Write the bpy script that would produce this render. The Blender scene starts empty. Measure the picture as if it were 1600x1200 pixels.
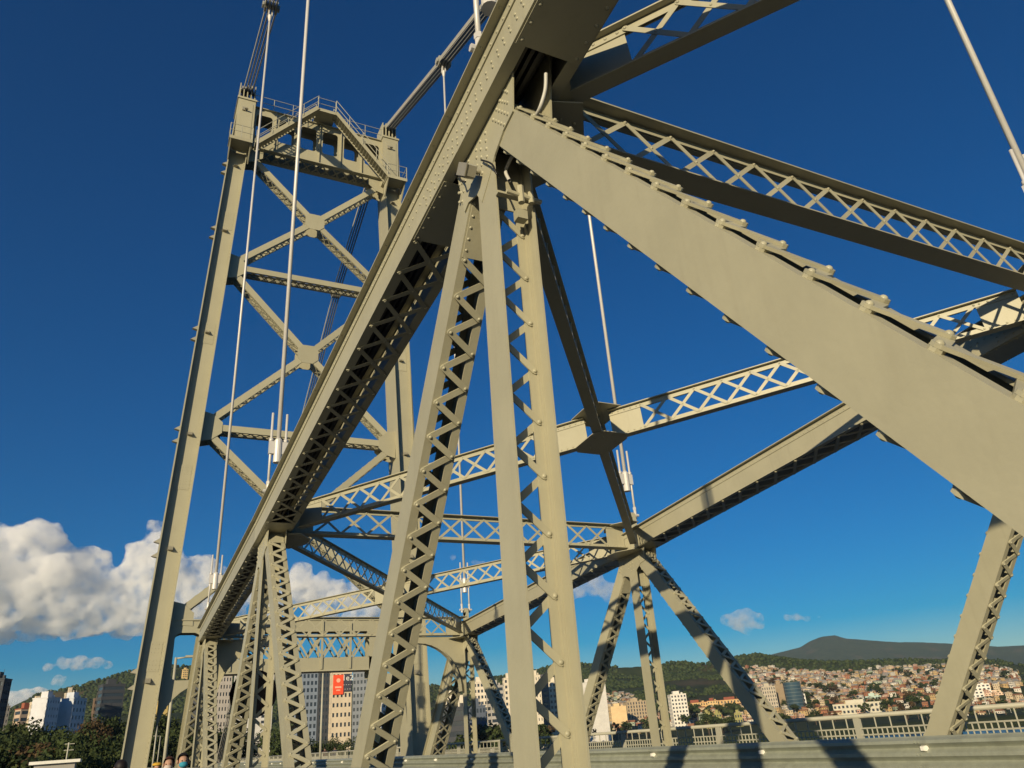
import bpy, bmesh, math, random
import numpy as np
from mathutils import Vector, Matrix, noise
R = math.radians
rnd = random.Random(7)
sc = bpy.context.scene
COL = sc.collection

# ------------------------------------------------------------------ camera
CAM = Vector((0, 0, 1.5)); F = 1178.19
PITCH, ROLL, YAW = 0.4369, -0.0753, 0.4787
_fw = Vector((math.sin(YAW)*math.cos(PITCH), math.cos(YAW)*math.cos(PITCH), math.sin(PITCH)))
_r = Vector((math.cos(YAW), -math.sin(YAW), 0)); _u = _r.cross(_fw)
_r2 = _r*math.cos(ROLL)+_u*math.sin(ROLL); _u2 = -_r*math.sin(ROLL)+_u*math.cos(ROLL)
cam = bpy.data.cameras.new('camera'); camo = bpy.data.objects.new('camera', cam); COL.objects.link(camo)
m = Matrix((_r2, _u2, -_fw)).transposed().to_4x4(); m.translation = CAM; camo.matrix_world = m
cam.sensor_width = 36; cam.lens = F/1600*36; cam.clip_start = 0.05; cam.clip_end = 60000
sc.camera = camo
def ray(x, y): return _fw + _r2*((x-800)/F) - _u2*((y-600)/F)
def at_x(x, y, X): d = ray(x, y); return CAM + d*((X-CAM.x)/d.x)
def at_y(x, y, Y): d = ray(x, y); return CAM + d*((Y-CAM.y)/d.y)
def at_r(x, y, r): d = ray(x, y); return CAM + d*(r/math.hypot(d.x, d.y))
def proj(p):
    p = Vector(p)-CAM; d = p.dot(_fw)
    if d < 0.05: return None
    return 800+F*p.dot(_r2)/d, 600-F*p.dot(_u2)/d, d
def inframe(p, mg=40):
    q = proj(p); return q is not None and -mg < q[0] < 1600+mg and -mg < q[1] < 1200+mg

# ------------------------------------------------------------------ sky, sun, exposure
SUN_EL, SUN_AZ = R(14.0), R(47.4)       # light travels towards +X+Y at SUN_AZ from +Y
to_sun = Vector((-math.sin(SUN_AZ)*math.cos(SUN_EL), -math.cos(SUN_AZ)*math.cos(SUN_EL), math.sin(SUN_EL)))
world = bpy.data.worlds.new('World'); sc.world = world; world.use_nodes = True
wn = world.node_tree.nodes; wl = world.node_tree.links; wn.clear()
sky = wn.new('ShaderNodeTexSky'); sky.sky_type = 'NISHITA'; sky.sun_disc = False
sky.sun_elevation = SUN_EL; sky.sun_rotation = math.atan2(to_sun.x, to_sun.y)
sky.altitude = 0; sky.air_density = 1.0; sky.dust_density = 0.3; sky.ozone_density = 4.0
bg = wn.new('ShaderNodeBackground'); bg.inputs['Strength'].default_value = 0.05
wo = wn.new('ShaderNodeOutputWorld')
hs_ = wn.new('ShaderNodeHueSaturation'); hs_.inputs['Saturation'].default_value = 1.85; hs_.inputs['Value'].default_value = 1.45; hs_.inputs['Hue'].default_value = 0.510
wl.new(sky.outputs[0], hs_.inputs['Color']); wl.new(hs_.outputs[0], bg.inputs[0]); wl.new(bg.outputs[0], wo.inputs[0])
sl = bpy.data.lights.new('sun', 'SUN'); sl.energy = 5.0; sl.angle = R(0.53); sl.color = (1.0, 0.83, 0.55)
so = bpy.data.objects.new('sun', sl); COL.objects.link(so)
so.rotation_euler = to_sun.to_track_quat('Z', 'Y').to_euler(); so.location = (-30, -30, 40)
sc.view_settings.view_transform = 'Standard'; sc.view_settings.look = 'None'
sc.view_settings.gamma = 1; sc.view_settings.exposure = 0.15; sc.view_settings.use_curve_mapping = False
sc.render.engine = 'CYCLES'
sc.cycles.max_bounces = 16; sc.cycles.diffuse_bounces = 1; sc.cycles.glossy_bounces = 3
sc.cycles.transmission_bounces = 4; sc.cycles.volume_bounces = 14; sc.cycles.use_denoising = True

# ------------------------------------------------------------------ materials
def mat(name, base, rough=0.6, metal=0.0, var=0.12, scale=3.0, bump=0.0, bscale=40.0, spec=0.4, objcol=False, streak=False, rustc=None):
    M = bpy.data.materials.new(name); M.use_nodes = True
    nt = M.node_tree; n = nt.nodes; l = nt.links; b = n['Principled BSDF']
    b.inputs['Roughness'].default_value = rough; b.inputs['Metallic'].default_value = metal
    b.inputs['Specular IOR Level'].default_value = spec
    tc = n.new('ShaderNodeTexCoord'); geo = n.new('ShaderNodeNewGeometry')
    tx = n.new('ShaderNodeTexNoise'); tx.inputs['Scale'].default_value = scale; tx.inputs['Detail'].default_value = 6
    tx.inputs['Roughness'].default_value = 0.65
    l.new(geo.outputs['Position'], tx.inputs['Vector'])
    cr = n.new('ShaderNodeMapRange'); cr.inputs[1].default_value = 0.25; cr.inputs[2].default_value = 0.75
    cr.inputs[3].default_value = 1-var; cr.inputs[4].default_value = 1+var
    l.new(tx.outputs['Fac'], cr.inputs[0])
    mul = n.new('ShaderNodeVectorMath'); mul.operation = 'SCALE'
    if objcol:
        oi = n.new('ShaderNodeObjectInfo'); l.new(oi.outputs['Color'], mul.inputs[0])
    else:
        mul.inputs[0].default_value = base[:3]
    if streak:
        oi2 = n.new('ShaderNodeObjectInfo'); rr_ = n.new('ShaderNodeMapRange'); rr_.inputs[3].default_value = 0.91; rr_.inputs[4].default_value = 1.07
        l.new(oi2.outputs['Random'], rr_.inputs[0]); pm_ = n.new('ShaderNodeMath'); pm_.operation = 'MULTIPLY'
        l.new(cr.outputs[0], pm_.inputs[0]); l.new(rr_.outputs[0], pm_.inputs[1]); l.new(pm_.outputs[0], mul.inputs['Scale'])
    else: l.new(cr.outputs[0], mul.inputs['Scale'])
    out = mul.outputs[0]
    if streak:
        mp = n.new('ShaderNodeMapping'); mp.inputs['Scale'].default_value = (9, 9, 0.7)
        l.new(geo.outputs['Position'], mp.inputs['Vector'])
        t2 = n.new('ShaderNodeTexNoise'); t2.inputs['Scale'].default_value = 1.3; t2.inputs['Detail'].default_value = 5
        l.new(mp.outputs[0], t2.inputs['Vector'])
        c2 = n.new('ShaderNodeMapRange'); c2.inputs[1].default_value = 0.55; c2.inputs[2].default_value = 0.8
        c2.inputs[3].default_value = 0; c2.inputs[4].default_value = 0.16
        l.new(t2.outputs['Fac'], c2.inputs[0])
        mx = n.new('ShaderNodeMixRGB'); mx.inputs['Color2'].default_value = (rustc or (0.16, 0.13, 0.09))+(1,)
        l.new(c2.outputs[0], mx.inputs['Fac']); l.new(out, mx.inputs['Color1']); out = mx.outputs[0]
    l.new(out, b.inputs['Base Color'])
    if bump:
        t3 = n.new('ShaderNodeTexNoise'); t3.inputs['Scale'].default_value = bscale; t3.inputs['Detail'].default_value = 4
        l.new(geo.outputs['Position'], t3.inputs['Vector'])
        bp = n.new('ShaderNodeBump'); bp.inputs['Strength'].default_value = bump; bp.inputs['Distance'].default_value = 0.02
        l.new(t3.outputs['Fac'], bp.inputs['Height']); l.new(bp.outputs[0], b.inputs['Normal'])
        if streak:
            t4 = n.new('ShaderNodeTexNoise'); t4.inputs['Scale'].default_value = 2.2; t4.inputs['Detail'].default_value = 2
            l.new(geo.outputs['Position'], t4.inputs['Vector'])
            b4 = n.new('ShaderNodeBump'); b4.inputs['Strength'].default_value = 0.25; b4.inputs['Distance'].default_value = 0.03
            l.new(t4.outputs['Fac'], b4.inputs['Height']); l.new(b4.outputs[0], bp.inputs['Normal'])
    return M
STEEL = mat('painted_steel', (0.385, 0.366, 0.258), 0.42, var=0.08, scale=1.6, bump=0.08, bscale=25, streak=True, rustc=(0.22, 0.19, 0.13), spec=0.35)
STEEL_T = mat('painted_steel_tower', (0.38, 0.36, 0.252), 0.48, var=0.06, scale=0.7, bump=0.1, bscale=6, streak=True, rustc=(0.24, 0.2, 0.13), spec=0.3)
ROD = mat('galvanised_rod', (0.60, 0.58, 0.54), 0.4, metal=0.1, var=0.06)
CHAINM = mat('chain_paint', (0.36, 0.35, 0.30), 0.5, var=0.1)
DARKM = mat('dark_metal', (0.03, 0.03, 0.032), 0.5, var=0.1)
GALV = mat('galvanised_guard', (0.33, 0.35, 0.28), 0.42, metal=0.2, var=0.18, scale=5, streak=True, rustc=(0.2, 0.2, 0.17))
REFL = mat('reflector_white', (0.8, 0.78, 0.7), 0.3)
RAILM = mat('railing_paint', (0.40, 0.39, 0.31), 0.5, var=0.08)
ASPH = mat('asphalt', (0.05, 0.05, 0.05), 0.85, var=0.3, scale=8, bump=0.3, bscale=80)
CONC = mat('concrete', (0.2, 0.19, 0.17), 0.8, var=0.15, scale=2, bump=0.2)
BLACKM = mat('matte_black', (0.004, 0.004, 0.005), 1.0, spec=0.02)
CABLE = mat('cable_black', (0.015, 0.015, 0.015), 0.5)
HOSE = mat('hose_grey', (0.5, 0.49, 0.44), 0.5)
LAMPH = mat('lamp_housing', (0.33, 0.31, 0.24), 0.35, metal=0.2)
GLASS = mat('dark_window', (0.035, 0.045, 0.06), 0.12, var=0.2, scale=0.3, spec=0.6)
LENS = mat('lamp_lens', (0.55, 0.55, 0.5), 0.15)

# ------------------------------------------------------------------ mesh helpers
class MB:
    def __init__(s): s.v = []; s.f = []; s.mi = []; s.m = 0
    def add(s, vs, fs):
        o = len(s.v); s.v += [tuple(v) for v in vs]
        for f in fs: s.f.append(tuple(i+o for i in f)); s.mi.append(s.m)
    def boxf(s, fr, t0, t1, u0, u1, w0, w1):
        o, a, u, w = fr
        vs = [o+a*t+u*uu+w*ww for t in (t0, t1) for uu in (u0, u1) for ww in (w0, w1)]
        s.add(vs, [(0,1,3,2),(4,6,7,5),(0,4,5,1),(2,3,7,6),(0,2,6,4),(1,5,7,3)])
    def box(s, x0, x1, y0, y1, z0, z1):
        s.boxf((Vector(), Vector((1,0,0)), Vector((0,1,0)), Vector((0,0,1))), x0, x1, y0, y1, z0, z1)
    def tube(s, p0, p1, r0, r1=None, n=10, cap=True):
        p0 = Vector(p0); p1 = Vector(p1); r1 = r0 if r1 is None else r1
        d = (p1-p0).normalized(); a = d.orthogonal().normalized(); b = d.cross(a); vs = []
        for p, r in ((p0, r0), (p1, r1)):
            for i in range(n):
                t = 2*math.pi*i/n; vs.append(p+a*(r*math.cos(t))+b*(r*math.sin(t)))
        fs = [(i, (i+1) % n, n+(i+1) % n, n+i) for i in range(n)]
        if cap: fs += [tuple(range(n-1, -1, -1)), tuple(range(n, 2*n))]
        s.add(vs, fs)
    def path(s, pts, r, n=8):
        for a, b in zip(pts[:-1], pts[1:]): s.tube(a, b, r, n=n)
    def prism(s, poly, nrm, th):
        nrm = Vector(nrm).normalized()*th; k = len(poly)
        vs = [Vector(p) for p in poly]+[Vector(p)+nrm for p in poly]
        s.add(vs, [tuple(range(k-1, -1, -1)), tuple(range(k, 2*k))]+[(i, (i+1) % k, k+(i+1) % k, k+i) for i in range(k)])
    def mesh(s, name, mats, smooth=False):
        me = bpy.data.meshes.new(name); me.from_pydata(s.v, [], s.f)
        for mm in (mats if isinstance(mats, (list, tuple)) else [mats]): me.materials.append(mm)
        if any(s.mi): me.polygons.foreach_set('material_index', s.mi)
        if smooth: me.polygons.foreach_set('use_smooth', [True]*len(me.polygons))
        bm = bmesh.new(); bm.from_mesh(me); bmesh.ops.recalc_face_normals(bm, faces=bm.faces); bm.to_mesh(me); bm.free()
        me.update(); return me

def link(name, me, parent=None, matrix=None):
    o = bpy.data.objects.new(name, me); COL.objects.link(o)
    if parent is not None:
        o.parent = parent
        p = parent; t = Matrix()
        while p is not None: t = Matrix.Translation(p.location) @ t if p.type == 'EMPTY' else t; p = p.parent
        if parent.type == 'EMPTY': o.matrix_parent_inverse = t.inverted()
    if matrix is not None: o.matrix_basis = matrix
    return o
def tag(o, label=None, cat=None, group=None, kind=None):
    if label: o['label'] = label
    if cat: o['category'] = cat
    if group: o['group'] = group
    if kind: o['kind'] = kind
    return o
def empty(name, loc, label=None, cat=None, group=None):
    o = bpy.data.objects.new(name, None); COL.objects.link(o); o.location = loc; o.empty_display_size = 0.2
    return tag(o, label, cat, group)

class Thing:
    """a top-level thing whose small alike pieces are parts while few enough, else one mass per member"""
    def __init__(s, name, label, cat, loc, group=None):
        s.root = empty(name, loc, label, cat, group); s.p = {}
    def part(s, name, mb, material, parent=None, smooth=False):
        return link(name, mb.mesh(name, material, smooth), parent or s.root)
    def piece(s, name, me, M, parent, size):
        s.p.setdefault(name, []).append((me, M, parent, size))
    def flush(s, cap=290, minpx=3.0):
        for name, L in s.p.items():
            sc_ = []
            for me, M, par, size in L:
                q = proj(M.translation); vis = inframe(M.translation)
                sc_.append((size*F/q[2] if vis else 0.0, me, M, par))
            sc_.sort(key=lambda e: -e[0]); rest = {}
            for k, (px, me, M, par) in enumerate(sc_):
                if k < cap and px > minpx: link(name, me, par, M)
                else: rest.setdefault((par.name, me.materials[0].name), []).append((me, M, par))
            for (pn, mn), E in rest.items():
                cache = {}; V = []; Fc = []; off = 0
                for me, M, par in E:
                    if me.name not in cache:
                        a = np.empty(len(me.vertices)*3); me.vertices.foreach_get('co', a)
                        cache[me.name] = (a.reshape(-1, 3), [tuple(p.vertices) for p in me.polygons])
                    a, fs = cache[me.name]; Mn = np.array(M)
                    V.append(a @ Mn[:3, :3].T + Mn[:3, 3]); Fc += [tuple(i+off for i in f) for f in fs]; off += len(a)
                me2 = bpy.data.meshes.new(name); me2.from_pydata(np.concatenate(V).tolist(), [], Fc)
                me2.materials.append(E[0][0].materials[0])
                o = link(name+('_work' if name == 'lacing' else '_rows' if name == 'rivet' else '_mass'), me2, E[0][2]); o['kind'] = 'stuff'

_bars = {}
def bar_mesh(L, w, t, material, n=4):
    k = (round(L, 3), w, t, material.name)
    if k not in _bars:
        pts = []
        for i in range(n+1): a = -math.pi/2+math.pi*i/n; pts.append((L/2+w/2*math.cos(a), w/2*math.sin(a), 0))
        for i in range(n+1): a = math.pi/2+math.pi*i/n; pts.append((-L/2+w/2*math.cos(a), w/2*math.sin(a), 0))
        mb = MB(); mb.prism(pts, (0, 0, 1), t); _bars[k] = mb.mesh('lacing_bar', material)
    return _bars[k]
_riv = {}
def rivet_mesh(r, material, n=8, h=0.7):
    k = (r, material.name, n)
    if k not in _riv:
        mb = MB(); vs = []; fs = []
        rings = [(1, 0), (0.88, 0.45*h), (0.5, 0.87*h)]
        for rr, z in rings:
            for i in range(n): a = 2*math.pi*i/n; vs.append((r*rr*math.cos(a), r*rr*math.sin(a), r*z))
        vs.append((0, 0, r*h))
        for j in range(2):
            for i in range(n): fs.append((j*n+i, j*n+(i+1) % n, (j+1)*n+(i+1) % n, (j+1)*n+i))
        for i in range(n): fs.append((2*n+i, 2*n+(i+1) % n, 3*n))
        mb.add(vs, fs); _riv[k] = mb.mesh('rivet', material, True)
    return _riv[k]
def frame_m(o, x, z):
    x = x.normalized(); z = (z-x*z.dot(x)).normalized(); y = z.cross(x)
    M = Matrix((x, y, z)).transposed().to_4x4(); M.translation = o; return M
def frame(p0, p1, u):
    a = (p1-p0); L = a.length; a = a/L; u = (u-a*u.dot(a)).normalized(); w = a.cross(u)
    return (p0, a, u, w), L
def zigzag(T, part, fr, t0, t1, u0, u1, wpos, wdir, pitch, width, thick, material, double=False, rr=0.02, back=None):
    """lacing bars between lines u=u0 and u=u1 on the face w=wpos; pitch along one side"""
    o, a, u, w = fr; n = max(1, round((t1-t0)/(pitch/2))); s = (t1-t0)/n
    def P(t, uu, lift=0): return o+a*t+u*uu+w*(wpos+wdir*lift)
    rv = rivet_mesh(rr, material)
    segs = [(i, i % 2) for i in range(n)] if not double else [(i, i % 2) for i in range(n)]+[(i, 1-i % 2) for i in range(n)]
    for k, (i, flip) in enumerate(segs):
        ua, ub = (u0, u1) if flip == 0 else (u1, u0)
        lift = thick*(1.03 if (i % 2 == 0 if not double else flip) else 0.0)
        if back is not None: lift = 0.0 if i % 2 == 0 else -back-thick
        A = P(t0+i*s, ua, lift); B = P(t0+(i+1)*s, ub, lift)
        me = bar_mesh((B-A).length, width, thick, material)
        T.piece('lacing_bar', me, frame_m((A+B)/2, B-A, w*wdir), part, (B-A).length)
    for i in range(n+1):
        for uu in ((u0, u1) if double else ((u0,) if i % 2 == 0 else (u1,))):
            T.piece('rivet', rv, frame_m(P(t0+i*s, uu, thick*(2.05 if back is None else 1.02)), a, w*wdir), part, rr*2)
    if double:
        for i in range(n):
            T.piece('rivet', rivet_mesh(rr*0.8, material), frame_m(P(t0+(i+0.5)*s, (u0+u1)/2, thick*2.05), a, w*wdir), part, rr*1.6)
def rivet_row(T, part, p0, p1, spacing, nrm, r, material, rows=1, rowdir=None, rowgap=0.0, stagger=False):
    L = (p1-p0).length; n = max(1, int(L/spacing)); a = (p1-p0)/L; rv = rivet_mesh(r, material)
    for j in range(rows):
        for i in range(n+1):
            t = i*L/n+(spacing/2 if stagger and j % 2 else 0)
            if t > L: continue
            q = p0+a*t+(rowdir*(rowgap*j) if rowdir is not None else Vector())
            T.piece('rivet', rv, frame_m(q, a, Vector(nrm)), part, r*2)

X = Vector((1, 0, 0)); Y = Vector((0, 1, 0)); Z = Vector((0, 0, 1))
xn, xf = 2.626, 12.326
PL = 12.225
YP = 4.905; YN = {'Q': YP-PL, 'P': YP, 'A': YP+PL, 'B': YP+2*PL}
ZN = {'Q': 8.05, 'P': 6.98, 'A': 6.09, 'B': 5.50}
ZC = {'T': 41.95, 'B': 37.2, 'A': 32.32, 'P': 27.85, 'Q': 23.7}     # chain heights
YT = 40.49; ZLOW = -1.25

# ------------------------------------------------------------------ truss members
def laced_leg(T, name, p0, p1, t0, t1, hw=0.18, hd=0.17, recess=0.0, centre=False, pitch=0.36, tie=0.5, bw=0.064, rr=0.024, material=STEEL, u=X, tie2=0.0):
    """two channels with inward flanges and single lacing on both faces"""
    fr, L = frame(p0, p1, u); t1 = L-t1; mb = MB(); fl = 0.088
    for s in (-1, 1):
        mb.boxf(fr, t0, t1, *sorted((s*hw, s*(hw-0.016))), -hd, hd)
        if centre:
            mb.boxf(fr, t0, t1, *sorted((s*(hw-0.0165), s*(hw-0.105))), -0.009, 0.009)
            for g in (-1, 1): mb.boxf(fr, t0, t1, *sorted((s*(hw-0.0165), s*(hw-0.038))), *sorted((g*0.0095, g*0.05)))
        for g in (() if centre else (-1, 1)):
            wa = g*(hd-recess)
            mb.boxf(fr, t0, t1, *sorted((s*(hw-0.0165), s*(hw-fl))), *sorted((wa, wa-g*0.016)))
    part = T.part(name, mb, material)
    if centre:
        mt = MB(); mt.boxf(fr, t0+0.05, t0+tie, -hw+0.02, hw-0.02, 0.0091, 0.022); T.part('tie_plate', mt, material, part)
        zigzag(T, part, fr, t0+tie+0.02, t1-0.02, -(hw-0.06), hw-0.06, 0.009, 1, pitch, bw, 0.012, material, rr=rr, back=0.018)
        return part, fr
    for g in (-1, 1):
        wp = g*(hd-recess)
        if tie:
            mt = MB(); mt.boxf(fr, t0+0.05, t0+tie, -hw+0.02, hw-0.02, *sorted((wp+g*0.001, wp+g*0.015)))
            pl = T.part('tie_plate', mt, material, part)
            for s in (-1, 1):
                rivet_row(T, part, fr[0]+fr[1]*(t0+0.12)+fr[2]*(s*(hw-0.046))+fr[3]*(wp+g*0.015), fr[0]+fr[1]*(t0+tie-0.07)+fr[2]*(s*(hw-0.046))+fr[3]*(wp+g*0.015), 0.1, fr[3]*g, rr*0.8, material)
        zigzag(T, part, fr, t0+tie+0.03, t1-tie2-0.03, -(hw-0.046), hw-0.046, wp, g, pitch, bw, 0.016, material, rr=rr)
    return part, fr

def chord(T, p0, p1, t0, t1, lit=True, pitch=0.575, ties=((0, 0),), material=STEEL, inner=True, rr=0.02):
    fr, L = frame(p0, p1, X); o, a, u, w = fr
    if w.z < 0: fr = (o, a, -u, -w); o, a, u, w = fr
    hw, hh = 0.325, 0.25; mb = MB(); t1 = L-t1
    for s in (-1, 1):
        mb.boxf(fr, t0, t1, *sorted((s*hw, s*(hw-0.018))), -hh, hh)              # web
        mb.boxf(fr, t0, t1, *sorted((s*(hw+0.001), s*(hw+0.1))), hh-0.018, hh)      # top outstanding flange
        mb.boxf(fr, t0, t1, *sorted((s*(hw+0.0005), s*(hw+0.014))), hh-0.13, hh-0.019)  # upper angle leg
        mb.boxf(fr, t0, t1, *sorted((s*(hw-0.0185), s*(hw-0.12))), -hh, -hh+0.016)    # bottom inward flange
        mb.boxf(fr, t0, t1, *sorted((s*(hw-0.0185), s*(hw-0.12))), hh-0.016, hh)
    part = T.part('top_chord', mb, material)
    for s in (-1, 1):
        rivet_row(T, part, o+a*t0+u*(s*(hw+0.014))+w*(hh-0.095), o+a*t1+u*(s*(hw+0.014))+w*(hh-0.095), 0.135, u*s, rr*0.75, material)
        rivet_row(T, part, o+a*t0+u*(s*(hw+0.055))+w*(hh-0.018), o+a*t1+u*(s*(hw+0.055))+w*(hh-0.018), 0.42, -w, rr*0.7, material)
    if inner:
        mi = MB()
        for uu in (0.02, 0.09, 0.16): mi.boxf(fr, t0, t1, uu-0.018, uu+0.018, -0.17, 0.225)  # inner bars made taller to keep sun off the web behind them
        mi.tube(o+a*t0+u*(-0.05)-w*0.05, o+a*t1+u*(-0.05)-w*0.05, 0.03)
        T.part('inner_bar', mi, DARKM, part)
    tz0 = t0; tz1 = t1
    for k, (a0, a1) in enumerate(ties):
        if a1 <= a0: continue
        mt = MB(); mt.boxf(fr, a0, a1, -hw+0.02, hw-0.02, -hh-0.014, -hh-0.001); T.part('tie_plate', mt, material, part)
        mt = MB(); mt.boxf(fr, a0-(0.6 if a0 < L/2 else 0), a1+(0.9 if a0 > L/2 else 0), -hw+0.02, hw-0.02, hh+0.001, hh+0.014); T.part('sky_block_plate', mt, material, part)  # top plate added to shut sky light out, so the chord box stays dark
        for s in (-1, 1):
            rivet_row(T, part, o+a*(a0+0.05)+u*(s*(hw-0.06))-w*(hh+0.014), o+a*(a1-0.05)+u*(s*(hw-0.06))-w*(hh+0.014), 0.17, -w, rr, material)
        if a0 < L/2: tz0 = max(tz0, a1)
        else: tz1 = min(tz1, a0)
    zigzag(T, part, fr, tz0+0.04, tz1-0.04, -(hw-0.06), hw-0.06, -hh, -1, pitch*2, 0.065, 0.011, material, double=True, rr=rr*0.85)
    zigzag(T, part, fr, tz0+0.04, tz1-0.04, -(hw-0.06), hw-0.06, hh, 1, pitch*2, 0.065, 0.011, material, double=True, rr=rr*0.85)
    return part, fr

def gusset(T, x, y, z, near, material=STEEL):
    """pair of node plates in the plane of the truss, tapering onto the members"""
    poly = [(-0.75, 0.2), (0.72, 0.1), (0.80, -0.10), (0.62, -0.35), (0.50, -0.84), (0.40, -0.80), (0.20, -0.86), (0.10, -1.02), (-0.10, -0.86), (-0.21, -0.74), (-0.42, -0.62), (-0.62, -0.58), (-0.66, -0.30)]
    out = []
    for s in (-1, 1):
        mb = MB(); xx = x+s*0.181
        mb.prism([(xx, y+a, z+b) for a, b in poly], (s, 0, 0), 0.016); g = T.part('gusset_plate', mb, material); out.append(g)
        for j in range(5):
            for (ya, za, dy, dz, nn) in ((0.02+0.06*0, -0.30, 0.0, 0.0, 0),):
                pass
        nx = Vector((s, 0, 0)); xo = xx+s*0.016
        for c0, d, nn in (((0.34, -0.34), (0.05, -0.085), 5), ((0.43, -0.30), (0.045, -0.085), 5), ((0.52, -0.27), (0.03, -0.085), 4),
                          ((-0.07, -0.34), (0, -0.095), 5), ((0.05, -0.34), (0, -0.095), 5), ((0.15, -0.36), (0, -0.095), 4),
                          ((-0.25, -0.34), (-0.05, -0.06), 5), ((-0.33, -0.29), (-0.05, -0.06), 5), ((-0.41, -0.26), (-0.045, -0.05), 4), ((-0.50, -0.22), (-0.03, -0.04), 3)):
            for i in range(nn):
                T.piece('rivet', rivet_mesh(0.019, material), frame_m(Vector((xo, y+c0[0]+d[0]*i, z+c0[1]+d[1]*i)), Y, nx), g, 0.04)
    return out

def build_truss(x, label, near):
    T = Thing('bridge_truss', label, 'truss', (x, 11, 0))
    N = {k: Vector((x, YN[k], ZN[k])) for k in YN}
    low = {k: Vector((x, YN[k]+PL/2, ZLOW)) for k in YN}
    lq = Vector((x, YN['Q']-PL/2, ZLOW))
    end = Vector((x, YN['B']+PL/2, ZLOW))
    # chords: Q-P, P-A, A-B and the end post running down from B
    Lqp = (N['P']-N['Q']).length
    c, fr = chord(T, N['Q'], N['P'], 0, -0.35, ties=((Lqp-3.6, Lqp-0.95),) if near else ((0, 0),))
    # splice rivets on the outer webs around the node
    for (pa, pb, t0, t1) in ((N['P'], N['A'], 0.35, 2.2), (N['P'], N['Q'], 0.35, 2.4)):
        d = (pb-pa).normalized(); w = d.cross(X); w = w if w.z > 0 else -w
        for s in (-1, 1):
            for row, (wz, st) in enumerate(((-0.02, 0.12), (-0.10, 0.12), (-0.18, 0.12))):
                if row == 2 and t1 > 2.3: continue
                rivet_row(T, c, pa+d*(t0-0.3)+X*(s*0.326)+w*wz, pa+d*t1*(0.55 if row else 0.8)+X*(s*0.326)+w*wz, st, X*s, 0.017, STEEL)
    c2, fr2 = chord(T, N['P'], N['A'], 0.35, -0.35, ties=((0.75, 1.7), (11.2, 12.0)))
    c3, fr3 = chord(T, N['A'], N['B'], 0.35, -0.3, ties=((0.7, 1.3), (11.3, 11.9)), inner=near)
    c4, fr4 = chord(T, N['B'], end, 0.3, 0.3, ties=((0.3, 1.2), (7.1, 7.6)), inner=False)
    for k in ('Q', 'P', 'A', 'B'):
        for g in gusset(T, x, YN[k], ZN[k], near): pass
        if k != 'Q':
            rr = 0.026 if k == 'P' else 0.022
            laced_leg(T, 'post', N[k], Vector((x, YN[k], ZLOW)), 0.45, 0.0, hw=0.19, hd=0.18, centre=True, pitch=0.45, tie=0.7, bw=0.058, rr=0.02)
        if k in ('P', 'A'):
            laced_leg(T, 'diagonal', N[k], low[k], 0.55, 0.2, pitch=0.357, tie=0.85, rr=0.019)
        if k in ('P', 'A', 'B'):
            prev = low[{'P': 'Q', 'A': 'P', 'B': 'A'}[k]]
            laced_leg(T, 'diagonal', N[k], prev, 0.35, 0.2, pitch=0.357, tie=0.45, rr=0.0185)
    if near or True:
        laced_leg(T, 'diagonal', N['Q'], low['Q'], 0.5, 0.2, pitch=0.357, tie=0.8)
    # lower chord
    mb = MB()
    for s in (-1, 1):
        xx = sorted((x+s*0.2, x+s*0.18))
        mb.box(xx[0], xx[1], lq.y, end.y+5, ZLOW-0.3, ZLOW+0.3)
    mb.box(x-0.2, x+0.2, lq.y, end.y+5, ZLOW+0.301, ZLOW+0.32)
    T.part('bottom_chord', mb, STEEL)
    return T, N
near_t, NN = build_truss(xn, 'nearest riveted beige steel truss with the huge laced diagonals', True)
far_t, FN = build_truss(xf, 'far beige steel truss on the other side of the road, behind guardrail', False)
near_t.flush(); far_t.flush()

# ------------------------------------------------------------------ top lateral bracing (lattice girders)
def lattice_girder(T, name, p0, p1, t0, t1, depth=0.56, fw=0.30, pitch=0.49, plate=0.6, material=STEEL, rr=0.018, bw=0.055):
    fr, L = frame(p0, p1, Z); o, a, u, w = fr; t1 = L-t1; h = depth/2; mb = MB()
    for s in (-1, 1):
        mb.boxf(fr, t0, t1, *sorted((s*h, s*(h-0.016))), -fw/2, fw/2)                 # flange plate
        for g in (-1, 1):
            mb.boxf(fr, t0, t1, *sorted((s*(h-0.0165), s*(h-0.10))), *sorted((g*0.006, g*0.02)))   # vertical angle legs
    for q0, q1 in ((t0, t0+plate), (t1-plate, t1)):
        if plate: mb.boxf(fr, q0, q1, -h+0.0165, h-0.0165, -0.0055, 0.0055)
    part = T.part(name, mb, material)
    for g in (-1, 1):
        zigzag(T, part, fr, t0+plate+0.02, t1-plate-0.02, -(h-0.06), h-0.06, g*0.02, g, pitch*2, bw, 0.008, material, double=True, rr=rr) if g == 1 else \
            rivet_row(T, part, o+a*t0+u*(h-0.06)-w*0.02, o+a*t1+u*(h-0.06)-w*0.02, pitch, -w, rr, material)
        for s in (-1, 1):
            for q in (t0, t1-plate):
                if plate: rivet_row(T, part, o+a*(q+0.06)+u*(s*(h-0.06))+w*(g*0.02), o+a*(q+plate-0.06)+u*(s*(h-0.06))+w*(g*0.02), 0.1, w*g, rr, material)
    return part, fr
LB = Thing('lateral_bracing', 'beige lattice cross struts and diagonals linking the two truss tops overhead', 'bracing', (7.5, 17, 6.2))
dz = Vector((0, 0, 0.08))
def S(k, side): return Vector((xn if side == 0 else xf, YN[k], ZN[k]))+dz
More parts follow.
